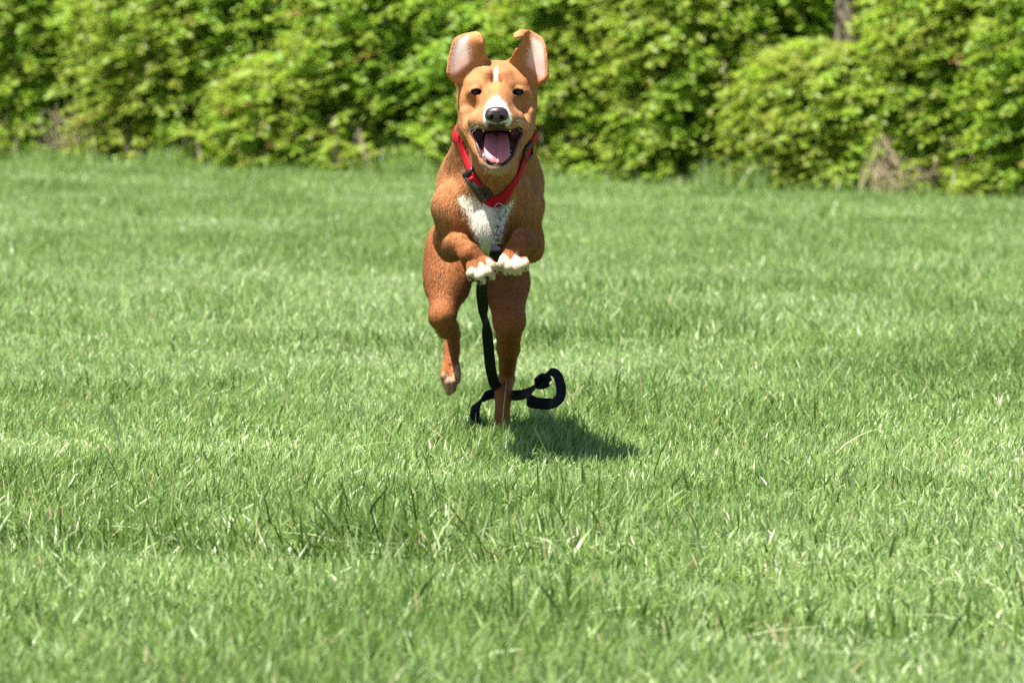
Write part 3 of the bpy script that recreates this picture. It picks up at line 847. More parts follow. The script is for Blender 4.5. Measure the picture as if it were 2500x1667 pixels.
for grid in (earL, earR):
    G = np.array([[P(x, y, yd(8.30) + (2 + (d - 8) * .58) / 1000.0) for x, y, d in row] for row in grid])
    A = np.stack([spline(G[:, j], 64) for j in range(5)], 1)
    S = np.stack([spline(A[i], 46) for i in range(64)])
    du = np.gradient(S, axis=0); dv = np.gradient(S, axis=1)
    N = unit(np.cross(du, dv)); N = N * np.where(N[20:30, 15:30].mean((0, 1))[1] > 0, -1, 1)     # towards the camera: the hollow side
    hv = np.linspace(0, 1, 46)[None]; hu = np.linspace(0, 1, 64)[:, None]
    rad = .0026 - .0009 * np.abs(hv * 2 - 1) ** 3 + 0 * hu + .002 * np.clip(.2 - hu, 0, 1) / .2
    fd.sheet(S.reshape(-1, 3), rad.reshape(-1), .009)
    EARS.append((S.reshape(-1, 3), N.reshape(-1, 3), (hv + 0 * hu).reshape(-1), (hu + 0 * hv).reshape(-1)))
hell((-56, 18, -40), (12, 12, 12), 14); hell((57, 17, -40), (12, 12, 12), 14)

# ---- eye openings
EYE = []
for ex, ey in ((1163.5, 225), (1264, 226)):
    p = fd.hit(ex, ey)
    EYE.append(p)
for s, p in zip((-1, 1), EYE):
    a = np.array((1, 0, -.10 * s * -1)); a = unit(a)
    rot = (a, np.array((0, 1., 0)), np.array((-a[2], 0, a[0])))
    up_ = [p + np.array((s * k * .001, .0015 + .00012 * k * k * .2, .0050 - .00006 * k * k)) for k in (-9, -4, 0, 4, 9)]
    fd.chain(up_, [.0016, .0026, .0030, .0026, .0016], .005)
    for a_, b_ in (((0, 0, 0), (-9, 0, -1.8)), ((0, 0, 0), (9, 0, .9)), ((-3, 0, -.4), (3, 0, .2))):
        A_ = p + np.array((s * a_[0], -4, a_[2])) / 1000; B_ = p + np.array((s * b_[0], -4, b_[2])) / 1000
        for dy_ in (0, .004, .008): fd.cone(A_ + np.array((0, dy_, 0)), B_ + np.array((0, dy_, 0)), .0042, .0011, .0008, 'sub')
DV, DQ = fd.surface()
print('dog surface', len(DV))

# drop stray islands
def largest_island(V, Q):
    lab = np.arange(len(V))
    for _ in range(400):
        m = lab[Q].min(1); new = lab.copy()
        for k in range(4): np.minimum.at(new, Q[:, k], m)
        new = new[new]
        if (new == lab).all(): break
        lab = new
    u, c = np.unique(lab, return_counts=True)
    keep = lab == u[np.argmax(c)]
    re = np.cumsum(keep) - 1
    return V[keep], re[Q[keep[Q[:, 0]]]]
DV, DQ = largest_island(DV, DQ)
# soften the sampling steps
for _ in range(2):
    acc = np.zeros_like(DV); cnt = np.zeros(len(DV))
    for k in range(4):
        np.add.at(acc, DQ[:, k], DV[DQ[:, (k + 1) % 4]]); np.add.at(cnt, DQ[:, k], 1)
    DV = DV * .6 + .4 * acc / cnt[:, None]
def vert_normals():
    fn = np.cross(DV[DQ[:, 2]] - DV[DQ[:, 0]], DV[DQ[:, 3]] - DV[DQ[:, 1]]); vn = np.zeros_like(DV)
    for k in range(4): np.add.at(vn, DQ[:, k], fn)
    return unit(vn)
# ruffled coat: small ridges that follow the lie of the hair
hl = (DV - HO) * 1000
facey = (hl[:, 2] > -128) & (-hl[:, 1] > -70) & (np.abs(hl[:, 0]) < 90)
rf = fbm(DV * np.array((120, 60, 55)), 91, 3) + .8 * fbm(DV * np.array((45, 30, 26)), 95, 2)
paws = (DV[:, 2] < .30) & (DV[:, 1] < yd(8.31)) | (DV[:, 2] < .16)
RUFF = np.where(facey, .15, np.where(paws, .15, 1.0)) * rf
DV = DV + vert_normals() * (.0010 * RUFF)[:, None]
FN = np.cross(DV[DQ[:, 2]] - DV[DQ[:, 0]], DV[DQ[:, 3]] - DV[DQ[:, 1]])
VN = np.zeros_like(DV)
for k in range(4): np.add.at(VN, DQ[:, k], FN)
VN = unit(VN)

# ---- coat pattern with ear-tip shade painted in
def in_poly(x, z, poly):
    r = np.zeros(len(x), bool)
    for (x0, z0), (x1, z1) in zip(poly, poly[1:] + poly[:1]):
        c = (z0 > z) != (z1 > z)
        r ^= c & (x < (x1 - x0) * (z - z0) / (z1 - z0 + 1e-12) + x0)
    return r
def patch(px_poly, Y, V, jit, seed):
    poly = [tuple(PD(a, b, Y)[[0, 2]]) for a, b in px_poly]
    j = np.stack([fbm(V * 160, seed), fbm(V * 160, seed + 31)], 1) * jit
    return in_poly(V[:, 0] + j[:, 0], V[:, 2] + j[:, 1], poly)
ORANGE = np.array((.375, .157, .062)); RUST = np.array((.190, .060, .017)); PALE = np.array((.42, .21, .095)); WHITE = np.array((.72, .67, .58))
hl = (DV - HO) * 1000 / .98
ang_ = np.arctan2(hl[:, 2] + 36, hl[:, 0]); rad_ = np.hypot(hl[:, 2] + 36, hl[:, 0])
streak_f = fbm(np.stack([ang_ * 9, rad_ * .05, hl[:, 1] * .04], 1), 41, 3)
streak_b = fbm(DV * np.array((240, 70, 60)), 43, 3)
STREAK = np.where(facey, streak_f, streak_b)
n1 = fbm(DV * 28, 3); n2 = fbm(DV * 90, 9)
col = ORANGE[None] * (1 + .12 * n1 + .10 * n2 + .14 * RUFF + .32 * STREAK)[:, None]
def mixc(c, b, f): return c * (1 - f[:, None]) + b[None] * f[:, None]
def ss(a, b, x): t = np.clip((x - a) / (b - a), 0, 1); return t * t * (3 - 2 * t)
Z = DV[:, 2]; Yv = unstretch(DV[:, 1])
hl = (DV - HO) * 1000 / .98; hu_, hv_, hw_ = hl[:, 0], hl[:, 2], -hl[:, 1]
col = mixc(col, RUST, .75 * ss(.42, .30, Z + .02 * n1))                       # redder legs and thighs
onhead = (hv_ > -130) & (hw_ > -70) & (np.abs(hu_) < 80)
fore = ((Yv < 8.40) & (Z < .335))
col = mixc(col, RUST * .9, np.where(fore, .8, 0) * ss(.26, .285, Z) * (1 - .5 * ss(.29, .32, Z)))
col = mixc(col, PALE, .55 * ss(-5, -45, hv_) * (hw_ > -20) * (hv_ > -60))   # paler cheeks
col = mixc(col, PALE, .35 * (np.exp(-((np.abs(hu_) - 34) / 22) ** 2 - ((hv_ - 16) / 14) ** 2)) * (hw_ > -40))
col = mixc(col, PALE * 1.0, .4 * (Yv > 8.6) * (Z > .24) * ss(.0, 1, -VN[:, 2]))           # paler underside
brow = np.exp(-((np.abs(hu_) - 33) / 17) ** 2 - ((hv_ + 3) / 11) ** 2) * (hw_ > -40)
col = mixc(col, RUST * .7, .40 * brow)
dark = np.exp(-((np.abs(hu_) - 14) / 8) ** 2 - ((hv_ - 24) / 22) ** 2) * (hw_ > -30)
col = mixc(col, RUST * .8, .4 * dark)
front = VN[:, 1] < .35
def white_mask(V, Yv, hu_, hv_, hw_, front, k=1.0):
  wm = patch([(1212, 162), (1216, 166), (1217, 178), (1213, 199), (1209, 199), (1206, 178), (1208, 170)], 8.30, V, .0006 * k, 5) & (hw_ > -45) & front
  wm |= patch([(1211, 232), (1222, 240), (1236, 252), (1247, 275), (1250, 296), (1240, 309), (1226, 316), (1198, 316), (1186, 309), (1178, 296), (1181, 275), (1188, 252), (1202, 240)], 8.235, V, .0016 * k, 6) & (hw_ > 14) & (hv_ > -66) & ~((hv_ < -50) & (np.abs(hu_) < 15 - .25 * (hv_ + 58)))
  wm |= patch([(1116, 486), (1131, 478), (1165, 484), (1200, 505), (1225, 505), (1258, 484), (1252, 500), (1240, 522), (1232, 545), (1222, 590), (1208, 640), (1176, 618), (1168, 585), (1152, 560), (1140, 530), (1128, 505)], 8.37, V, .0035 * k, 7) & (Yv < 8.60) & (Yv > 8.325) & front
  return wm
wm = white_mask(DV, Yv, hu_, hv_, hw_, front)
chin = (hv_ < -104) & (hw_ > 50) & (hv_ > -128) & (np.abs(hu_) < 26)
toe = patch([(1128, 700), (1138, 664), (1153, 649), (1164, 657), (1172, 638), (1188, 650), (1186, 628), (1222, 648), (1222, 700)], 8.25, DV, .002, 8) & (Yv < 8.33)
toe |= patch([(1212, 700), (1214, 636), (1228, 617), (1237, 627), (1247, 636), (1262, 613), (1272, 634), (1284, 627), (1297, 636), (1295, 700)], 8.25, DV, .002, 9) & (Yv < 8.33)
toe |= patch([(1070, 1000), (1070, 925), (1083, 905), (1094, 918), (1104, 922), (1111, 895), (1130, 872), (1130, 1000)], 9.03, DV, .002, 10) & (Yv > 8.9)
colA = col.copy()
col = mixc(col, np.array((.52, .41, .29)), toe * np.where(Yv > 8.9, .40 + .4 * n2, .92))
col = mixc(col, WHITE, wm * .95)
col = mixc(col, WHITE * .5, .4 * ss(-108, -116, hv_) * (hw_ > 50) * (hv_ > -134) * ss(30, 18, np.abs(hu_)))
phil = ss(19, 11, np.abs(hu_) + 3 * n2 - .25 * (hv_ + 62)) * ss(-46, -51, hv_) * (hv_ > -68) * (hw_ > 60)
col = mixc(col, np.array((.035, .03, .032)), phil * .92)
hide = np.zeros(len(DV))                                                       # where no hair grows
# toe pads, claws
pad = (VN[:, 2] < -.62) & (((Yv < 8.30) & (Z < .285)) | ((Z < .05) & (Yv > 8.8)))
col = mixc(col, np.array((.05, .035, .035)), pad * 1.0); hide = np.maximum(hide, pad)
# mouth lining and lips
cv = CAV.at(DV)
lin = (cv < .0028) & (hw_ > -15) & (hw_ < 100)
deep = lin & (cv < .0022)
lip = (cv < np.where(hv_ < -66, .0050 + .0008 * n2, .0036)) & (hw_ > -10) & (hw_ < 95)
col = mixc(col, np.array((.035, .026, .028)), (lip & ~deep) * .95)
inner = np.array((.20, .065, .075))
col = mixc(col, inner, deep * 1.0)
col = mixc(col, np.array((.02, .014, .017)), deep * ss(-.2, .5, fbm(DV * 70, 77) + .35 * (np.abs(hu_) > 24)) * .9)
hide = np.maximum(hide, lip)
# eye rims
for p in EYE:
    q = (DV - p - np.array((0, 0, .0002))) / np.array((.0096, .02, .0058))
    e = np.exp(-np.maximum((q ** 2).sum(1) - .7, 0) * 3.0) * (np.abs(DV[:, 1] - p[1]) < .02)
    col = mixc(col, np.array((.03, .018, .014)), np.clip(e * 1.0, 0, 1)); hide = np.maximum(hide, e > .35)
# ears: pink hollow, rust rim
kd = KDTree(sum(len(e[0]) for e in EARS))
ES = np.vstack([e[0] for e in EARS]); EN = np.vstack([e[1] for e in EARS]); EV = np.concatenate([e[2] for e in EARS]); EU = np.concatenate([e[3] for e in EARS])
for i, p in enumerate(ES): kd.insert(p, i)
kd.balance()
cand = np.where((hv_ > 0) & (np.abs(hu_) > 20))[0]
PINK = np.array((.66, .42, .38))
for i in cand:
    _, j, d = kd.find(DV[i])
    if d > .008: continue
    f = float(VN[i] @ EN[j]); v = EV[j]; u = EU[j]
    if f > .15:
        m = max(0., min(1., (v - .02) / .08)) * max(0., min(1., (.80 - .40 * u - v) / .2)) * max(0., min(1., (.66 - u) / .2)) * max(0., min(1., (u - .05 - .12 * v) / .08))
        m *= .85 + .15 * n2[i]
        rim = ORANGE * 1.15
        wt = math.exp(-((u - .38) / .17) ** 2 - ((v - .36) / .3) ** 2)
        c = (np.array((.62, .34, .30)) * (1 - wt) + np.array((.84, .70, .66)) * wt) * m + rim * (1 - m)
        col[i] = c * (1 - .25 * max(0, n2[i])); hide[i] = max(hide[i], m > .5)
    else:
        col[i] = ORANGE * (1 + .1 * n2[i])
        if u > .78: col[i] = RUST * .45  # shade inside the curled tip, painted in as dark brown
col = np.clip(col, 0.004, .9)

# ---- hair blades on the same mesh
rng = np.random.default_rng(11)
area = np.linalg.norm(FN, axis=1) * .5
cen = DV[DQ].mean(1)
wgt = area * np.where(cen[:, 1] < 8.6, 1.0, .75) * np.where((cen - HO)[:, 2] * 1000 > -135, 1.5, 1.0)
NH = 300000
fi = rng.choice(len(DQ), NH, p=wgt / wgt.sum())
a, b = rng.random((2, NH, 1))
q = DQ[fi]
def bil(arr): return (arr[q[:, 0]] * (1 - a) + arr[q[:, 1]] * a) * (1 - b) + (arr[q[:, 3]] * (1 - a) + arr[q[:, 2]] * a) * b
root = bil(DV); nrm = unit(bil(VN)); hc = bil(col); hid = hide[q].max(1)
keep = hid < .4
root, nrm, hc = root[keep], nrm[keep], hc[keep]
ry = unstretch(root[:, 1])
K = len(root)
rj = root + rng.normal(0, 1, (K, 3)) * np.where((root - HO)[:, 2:3] > -.13, .0013, .0035)
hj = (rj - HO) * 1000 / .98
wmh = white_mask(rj, ry, hj[:, 0], hj[:, 2], -hj[:, 1], nrm[:, 1] < .35, 1.3)
q, a, b = q[keep], a[keep], b[keep]
was = bil(wm.astype(float)[:, None])[:, 0] > .01
hc = np.where(wmh[:, None], WHITE, np.where(was[:, None], bil(colA), hc))
hl = (root - HO) * 1000
isface = (hl[:, 2] > -130) & (-hl[:, 1] > -75) & (np.abs(hl[:, 0]) < 85)
nose = H(0, -36, 95)
fl = np.where(isface[:, None], unit(root - nose) + np.array((0, .25, 0)), np.array((0, .45, -.9)))
fl[:, 0] += np.where(isface, 0, .25 * np.sign(root[:, 0] + .033) * (root[:, 2] > .3))
sw = np.stack([fbm(root * 35, 51, 2), fbm(root * 35, 52, 2), fbm(root * 35, 53, 2)], 1)
fl = fl + .38 * sw + rng.normal(0, .13, (K, 3))
fl = unit(fl - nrm * (fl * nrm).sum(1, keepdims=True))
L = np.where(isface, .0024, np.where(root[:, 2] < .22, .0036, .0060)) * rng.uniform(.6, 1.25, K)
L = np.where((np.abs(hl[:, 0]) > 30) & (hl[:, 2] > 25), .0022, L)
L = np.where((root[:, 2] < .33) & (ry < 8.33), .0022, L)
L = np.where((root[:, 2] < .30) & (ry < 8.30), .0014, L)
L = np.where((root[:, 2] < .22) & (ry > 8.7), .0018 + .0016 * np.clip((root[:, 2] - .02) / .2, 0, 1), L)
lift = (rng.uniform(.08, .36, K) * np.where(wmh, .45, 1.0))[:, None]
tip = root + L[:, None] * (fl * np.sqrt(1 - lift ** 2) + nrm * lift)
mid = root + .5 * L[:, None] * (fl * .9 + nrm * (lift + .12))
side = unit(np.cross(fl, nrm)) * (np.where(isface, .00026, .00034) * rng.uniform(.7, 1.3, K))[:, None]
base = root - nrm * .0006
HV = np.stack([base - side, base + side, mid + side * .8, mid - side * .8, tip], 1).reshape(-1, 3)
hn = unit(nrm * .95 + fl * .08 + rng.normal(0, .10, (K, 3)))
o = np.arange(K)[:, None] * 5 + len(DV)
HQ = o + np.array([[0, 1, 2, 3]]); HT = o + np.array([[3, 2, 4]])
HC = np.repeat(hc * rng.uniform(.74, 1.24, (K, 1)), 5, 0)
me = mesh_np('body', np.vstack([DV, HV]), [np.vstack([DQ, HQ]), HT])
set_attr(me, 'coat', 'FLOAT_COLOR', np.hstack([np.vstack([col, np.clip(HC, .003, .95)]), np.ones((len(DV) + len(HV), 1))]))
wet = np.concatenate([np.clip(hide, 0, 1), np.zeros(len(HV))])
set_attr(me, 'bare', 'FLOAT', wet)
me.normals_split_custom_set_from_vertices(np.vstack([VN, np.repeat(hn, 5, 0)]).astype(np.float32))
m = Mat('dog_coat')
at = m.n('ShaderNodeAttribute', attribute_name='coat'); ab = m.n('ShaderNodeAttribute', attribute_name='bare')
m.l(at.outputs['Color'], m.b.inputs['Base Color'])
mr = m.n('ShaderNodeMapRange'); mr.inputs['To Min'].default_value = .72; mr.inputs['To Max'].default_value = .38
m.l(ab.outputs['Fac'], mr.inputs['Value']); m.l(mr.outputs[0], m.b.inputs['Roughness'])
m.set(Specular_IOR_Level=.16)
body = link('body', me, m.m, dog)

# ---- eyes
eye_m = Mat('dog_eye'); eye_m.set(Base_Color=(.010, .006, .004), Roughness=.10, Specular_IOR_Level=.35)
def uvsphere(c, r, nu=20, nv=12):
    th = np.linspace(0, math.pi, nv)[:, None]; ph = np.arange(nu)[None] * 2 * math.pi / nu
    V = np.stack([np.sin(th) * np.cos(ph), np.cos(th) + 0 * ph, np.sin(th) * np.sin(ph)], -1).reshape(-1, 3) * r + np.asarray(c)
    i = np.arange(nv - 1)[:, None]; j = np.arange(nu)[None]
    return V, np.stack([i * nu + j, (i + 1) * nu + j, (i + 1) * nu + (j + 1) % nu, i * nu + (j + 1) % nu], -1).reshape(-1, 4)
for p in EYE:
    V, Q = uvsphere(p + np.array((0, .0112, 0)), .0098)
    link('eye', mesh_np('eye', V, [Q]), eye_m.m, dog)
# ---- nose leather
nf = Field(np.arange(-.024, .0241, .0008) + HO[0], np.arange(-.125, -.05, .0008) + HO[1], np.arange(-.062, -.010, .0008) + HO[2])
nf.ell(H(0, -32, 91), Hr(17, 9, 13), .005)
nf.ell(H(0, -41, 92), Hr(11, 8.5, 12), .006)
for s in (-1, 1):
    nf.ell(H(s * 10.5, -38.5, 93), Hr(8.5, 7.2, 10.5), .005)
    nf.cone(H(s * 8.6, -41, 98), H(s * 7.2, -40.5, 110), .0024, .0038, .0025, 'sub')
    nf.cone(H(s * 10, -42, 106), H(s * 17, -43.5, 100), .0018, .0012, .002, 'sub')
nf.cone(H(0, -36, 108.5), H(0, -56, 106), .0009, .0011, .002, 'sub')
V, Q = nf.surface()
nm = Mat('nose_leather'); nm.set(Base_Color=(.022, .011, .013), Roughness=.36, Specular_IOR_Level=.6)
tc = nm.n('ShaderNodeTexCoord'); vo = nm.n('ShaderNodeTexVoronoi'); vo.inputs['Scale'].default_value = 750
bp = nm.n('ShaderNodeBump'); bp.inputs['Strength'].default_value = .35; bp.inputs['Distance'].default_value = .0006
nm.l(tc.outputs['Object'], vo.inputs['Vector']); nm.l(vo.outputs['Distance'], bp.inputs['Height']); nm.l(bp.outputs[0], nm.b.inputs['Normal'])
link('nose', mesh_np('nose', V, [Q]), nm.m, dog)
# ---- tongue
pth = spline([H(0, -68, 0), H(0, -71, 22), H(0, -80, 42), H(0, -92, 59), H(0, -105, 71), H(0, -114, 76)], 40)
wd = spline([(16,), (18,), (19.5,), (20.5,), (18.5,), (9,)], 40)[:, 0] / 1000
T = unit(np.gradient(pth, axis=0)); N = np.stack([0 * T[:, 0], T[:, 2], -T[:, 1]], 1); N *= np.sign(-N[:, 1:2] + N[:, 2:3] + 1e-6)
ang = np.linspace(0, 2 * math.pi, 28, endpoint=False)
ca, sa = np.cos(ang), np.sin(ang)
V = []
for p, n_, w0 in zip(pth, N, wd):
    g = np.where(sa > 0, 3.6 * sa - 2.6 * np.exp(-(ca / .16) ** 2) + 1.2 * np.abs(ca) * sa, 3.4 * sa) / 1000 * min(1, w0 / .012)
    V.append(p + np.outer(ca * w0, (1, 0, 0)) + np.outer(g, n_))
V = np.vstack(V); i = np.arange(39)[:, None]; j = np.arange(28)[None]
Q = np.stack([i * 28 + j, i * 28 + (j + 1) % 28, (i + 1) * 28 + (j + 1) % 28, (i + 1) * 28 + j], -1).reshape(-1, 4)
e = 39 * 28 + np.arange(28)
V = np.vstack([V, pth[-1] + np.array((0, -.0005, -.002))])
Tt = np.stack([e, 39 * 28 + (np.arange(28) + 1) % 28, np.full(28, len(V) - 1)], 1)
tm = Mat('tongue_flesh'); tm.set(Roughness=.38, Subsurface_Weight=.15, Subsurface_Radius=(.004, .0015, .001), Specular_IOR_Level=.5)
tc = tm.n('ShaderNodeTexCoord'); nz = tm.n('ShaderNodeTexNoise'); nz.inputs['Scale'].default_value = 900
mx = tm.n('ShaderNodeMix', data_type='RGBA'); mx.inputs['A'].default_value = (.42, .115, .145, 1); mx.inputs['B'].default_value = (.54, .18, .21, 1)
tm.l(tc.outputs['Object'], nz.inputs['Vector']); tm.l(nz.outputs[0], mx.inputs['Factor']); tm.l(mx.outputs['Result'], tm.b.inputs['Base Color'])
bp = tm.n('ShaderNodeBump'); bp.inputs['Strength'].default_value = .25; bp.inputs['Distance'].default_value = .0005
tm.l(nz.outputs[0], bp.inputs['Height']); tm.l(bp.outputs[0], tm.b.inputs['Normal'])
link('tongue', mesh_np('tongue', V, [Q, Tt]), tm.m, dog)
# ---- teeth
tooth_m = plain('tooth_enamel', (.70, .66, .54), .3, noise=.12)
def tooth(mb, a, b, r):
    t = np.linspace(0, 1, 6)[:, None]; p = np.asarray(a) * (1 - t) + np.asarray(b) * t
    link('tooth', MB().tube(p, r * np.array((1, .98, .85, .65, .4, .08)), 8).mesh('tooth'), tooth_m, dog)
lo = up = None
for s in (-1, 1):
    tooth(lo, H(s * 16, -106, 62), H(s * 17.5, -99, 64), .0024)
    for k, (u, v, w_) in enumerate([(22, -96, 48), (24, -91, 38), (26, -86, 28), (27, -81, 18)]):
        tooth(lo, H(s * (u - 1), v - 8, w_), H(s * (u - 1.5), v - 2.5, w_ + 2), .0028)
    tooth(up, H(s * 21, -57, 62), H(s * 21.5, -64.5, 62), .0026)
# ---- claws
claw_m = plain('claw_horn', (.045, .032, .026), .35, noise=.3)
for tx_, ty_, Y_ in ((1153, 684, 8.251), (1176, 690, 8.251), (1199, 680, 8.251), (1209, 663, 8.251), (1223, 656, 8.251), (1240, 668, 8.251), (1263, 669, 8.251), (1283, 657, 8.251),
                     (1090, 942, 9.035), (1096, 957, 9.035), (1104, 950, 9.035), (1116, 932, 9.035)):
    a_ = PD(tx_, ty_ - 5, Y_ + .003); b_ = PD(tx_, ty_ + 3, Y_ - .003)
    t = np.linspace(0, 1, 6)[:, None]
    mb = MB().tube(a_ * (1 - t) + b_ * t + np.array((0, -.002, 0)) * np.sin(t * math.pi), .0022 * np.array((1, 1, .9, .7, .45, .1)), 7)
    link('claw', mb.mesh('claw'), claw_m, dog)
# ---- whiskers
wk_m = plain('whisker_hair', (.62, .58, .5), .5)
for s in (-1, 1):
    for k in range(7):
        r0 = H(s * rng.uniform(18, 28), rng.uniform(-54, -40), rng.uniform(55, 78))
        d = np.array((s * rng.uniform(.6, 1), rng.uniform(-.5, .2), rng.uniform(-.7, .15))) * rng.uniform(.018, .034)
        t = np.linspace(0, 1, 7)[:, None]
        link('whisker', MB().tube(r0 + d * t + np.array((0, 0, -.006)) * t ** 2, .00013 * (1 - .85 * t[:, 0]), 3, cap=False).mesh('whisker'), wk_m, dog)
for k in range(16):
    r0 = H(rng.uniform(-20, 20), rng.uniform(-123, -116), rng.uniform(58, 70))
    d = np.array((rng.uniform(-.5, .5), rng.uniform(-.7, -.1), -1)) * rng.uniform(.007, .016)
    t = np.linspace(0, 1, 5)[:, None]
    link('whisker', MB().tube(r0 + d * t, .00013 * (1 - .8 * t[:, 0]), 3, cap=False).mesh('whisker'), wk_m, dog)

# ================================================================ COLLAR
def ribbon(pts, wid, hw, th, n_sub=1):
    """strap of width 2*hw along pts; wid = unit width vectors, thickness th along the third axis. Returns V, Q, u, v"""
    pts = np.asarray(pts, float); wid = unit(np.asarray(wid, float)); N = len(pts)
    T = unit(np.gradient(pts, axis=0)); wid = unit(wid - T * (wid * T).sum(1, keepdims=True)); nn = np.cross(T, wid)
    prof = [(-1, 1), (-.5, 1.25), (0, 1.3), (.5, 1.25), (1, 1), (1.06, 0), (1, -1), (0, -1), (-1, -1), (-1.06, 0)]
    hw = np.broadcast_to(hw, (N,))
    V = np.stack([pts + wid * (a * hw)[:, None] + nn * (b * th / 2) for a, b in prof], 1)
    n = len(prof); d = np.concatenate([[0], np.cumsum(np.linalg.norm(np.diff(pts, axis=0), axis=1))])
    uu = np.repeat(d, n); vv = np.tile([a for a, b in prof], N)
    i = np.arange(N - 1)[:, None]; j = np.arange(n)[None]
    Q = np.stack([i * n + j, i * n + (j + 1) % n, (i + 1) * n + (j + 1) % n, (i + 1) * n + j], -1).reshape(-1, 4)
    ends = np.array([list(range(n)), list(range((N - 1) * n, N * n))[::-1]])
    return V.reshape(-1, 3), Q, uu, vv, ends
def strap_obj(name, pts, wid, hw, th, mat, parent, **k):
    V, Q, uu, vv, ends = ribbon(pts, wid, hw, th)
    me = mesh_np(name, V, [Q, ends])
    set_attr(me, 'along', 'FLOAT', uu); set_attr(me, 'across', 'FLOAT', vv)
    return link(name, me, mat, parent, **k)
def box_mesh(c, ax, half, bev=.0012):
    """bevelled box: centre, 3 axes, half sizes"""
    import bmesh
    bm = bmesh.new(); bmesh.ops.create_cube(bm, size=2)
    for v in bm.verts: v.co = Vector((v.co.x * half[0], v.co.y * half[1], v.co.z * half[2]))
    bmesh.ops.bevel(bm, geom=bm.edges[:], offset=bev, segments=2, affect='EDGES')
    V = np.array([v.co[:] for v in bm.verts]); A = np.array(ax)
    F = [[v.index for v in f.verts] for f in bm.faces]
    V = V @ A + np.asarray(c)
    bm.free()
    return V, F
def poly_obj(name, parts, mat, parent, smooth=False, **k):
    V = []; F = []; n = 0
    for v, f in parts:
        V.append(v); F += [[i + n for i in q] for q in f]; n += len(v)
    me = bpy.data.meshes.new(name); me.from_pydata(np.vstack(V).tolist(), [], F)
    for p in me.polygons: p.use_smooth = smooth
    return link(name, me, mat, parent, **k)

web = Mat('red_webbing'); web.set(Roughness=.75, Specular_IOR_Level=.2)
au = web.n('ShaderNodeAttribute', attribute_name='along'); av = web.n('ShaderNodeAttribute', attribute_name='across')
ad = web.n('ShaderNodeMath', operation='MULTIPLY'); ad.inputs[1].default_value = 2300
ab2 = web.n('ShaderNodeMath', operation='ABSOLUTE'); m2 = web.n('ShaderNodeMath', operation='MULTIPLY_ADD'); m2.inputs[1].default_value = 3
web.l(au.outputs['Fac'], ad.inputs[0]); web.l(av.outputs['Fac'], ab2.inputs[0]); web.l(ab2.outputs[0], m2.inputs[0]); web.l(ad.outputs[0], m2.inputs[2])
sn = web.n('ShaderNodeMath', operation='SINE'); web.l(m2.outputs[0], sn.inputs[0])
cr = web.n('ShaderNodeMix', data_type='RGBA'); cr.inputs['A'].default_value = (.33, .003, .011, 1); cr.inputs['B'].default_value = (.43, .004, .016, 1)
mr = web.n('ShaderNodeMapRange'); mr.inputs['From Min'].default_value = -1; web.l(sn.outputs[0], mr.inputs['Value'])
web.l(mr.outputs[0], cr.inputs['Factor']); web.l(cr.outputs['Result'], web.b.inputs['Base Color'])
bp = web.n('ShaderNodeBump'); bp.inputs['Strength'].default_value = .4; bp.inputs['Distance'].default_value = .0005
web.l(sn.outputs[0], bp.inputs['Height']); web.l(bp.outputs[0], web.b.inputs['Normal'])
blackp = plain('black_plastic', (.012, .012, .013), .32, noise=.2)
steel = plain('steel', (.36, .36, .35), .28, 1.0, noise=.08)

collar = empty('dog_collar', PD(1200, 470, 8.36), label='red webbing collar with a black buckle round the neck of the tan dog', cat='collar')
vis = [(1127, 343), (1134, 372), (1145, 398), (1158, 424), (1171, 452), (1185, 478), (1203, 494), (1224, 486), (1240, 462), (1256, 436), (1271, 404), (1284, 372), (1293, 345)]
loop = []
for x, y in vis:
    p = None; xx = x
    while p is None:
        p = BODY.hit(xx, y)
        xx += 3 if x < 1210 else -3
    g = BODY.grad(p[None])[0]
    loop.append(p + g * .0035 + (np.array((P(x, y, p[1])[0] - p[0], 0, 0))))
def outward(c, d):
    for r_ in np.arange(.02, .2, .001):
        p = c + d * r_
        if BODY.at(p[None])[0] > 0: return p + d * .0035
nc = PD(1210, 320, 8.44)
back = [outward(nc, unit(np.array(d, float))) for d in ((1, .15, .0), (.8, .8, .25), (0, 1, .4), (-.8, .8, .25), (-1, .15, .0))]
ring = np.array(loop + back + [loop[0]])
cl = spline(ring, 150)
for _ in range(25): cl[1:-1] = (cl[:-2] + 2 * cl[1:-1] + cl[2:]) / 4
cl = cl + BODY.grad(cl) * np.maximum(.0032 - BODY.at(cl), 0)[:, None]
for _ in range(3): cl[1:-1] = (cl[:-2] + 2 * cl[1:-1] + cl[2:]) / 4
ctr = np.array((PD(1208, 390, 8.42)))
gg = BODY.grad(cl); Tt_ = unit(np.gradient(cl, axis=0))
wv = np.cross(Tt_, gg)
for _ in range(12): wv[1:-1] = (wv[:-2] + wv[1:-1] * 2 + wv[2:]) / 4
wv *= -np.sign((np.cross(Tt_, wv) * gg).sum(1, keepdims=True)) * -1
strap_obj('strap', cl, wv, .0088, .0026, web.m, collar)
def frame_on(i, j, out):
    a, b = np.asarray(i), np.asarray(j)
    t = unit(b - a); g = unit(out - t * (out @ t)); s = np.cross(t, g)
    return t, s, g
def cpt(x, y):
    p = BODY.hit(x, y); return p, BODY.grad(p[None])[0]
a0, g0 = cpt(1152, 418); a1, g1 = cpt(1191, 484)
lift_ = .0060
a0 = a0 + g0 * lift_; a1 = a1 + g1 * lift_
t, s, g = frame_on(a0, a1, g0 + g1)
if g[1] > 0: g = -g; s = -s
LL = np.linalg.norm(a1 - a0)
mid_ = (a0 + a1) / 2
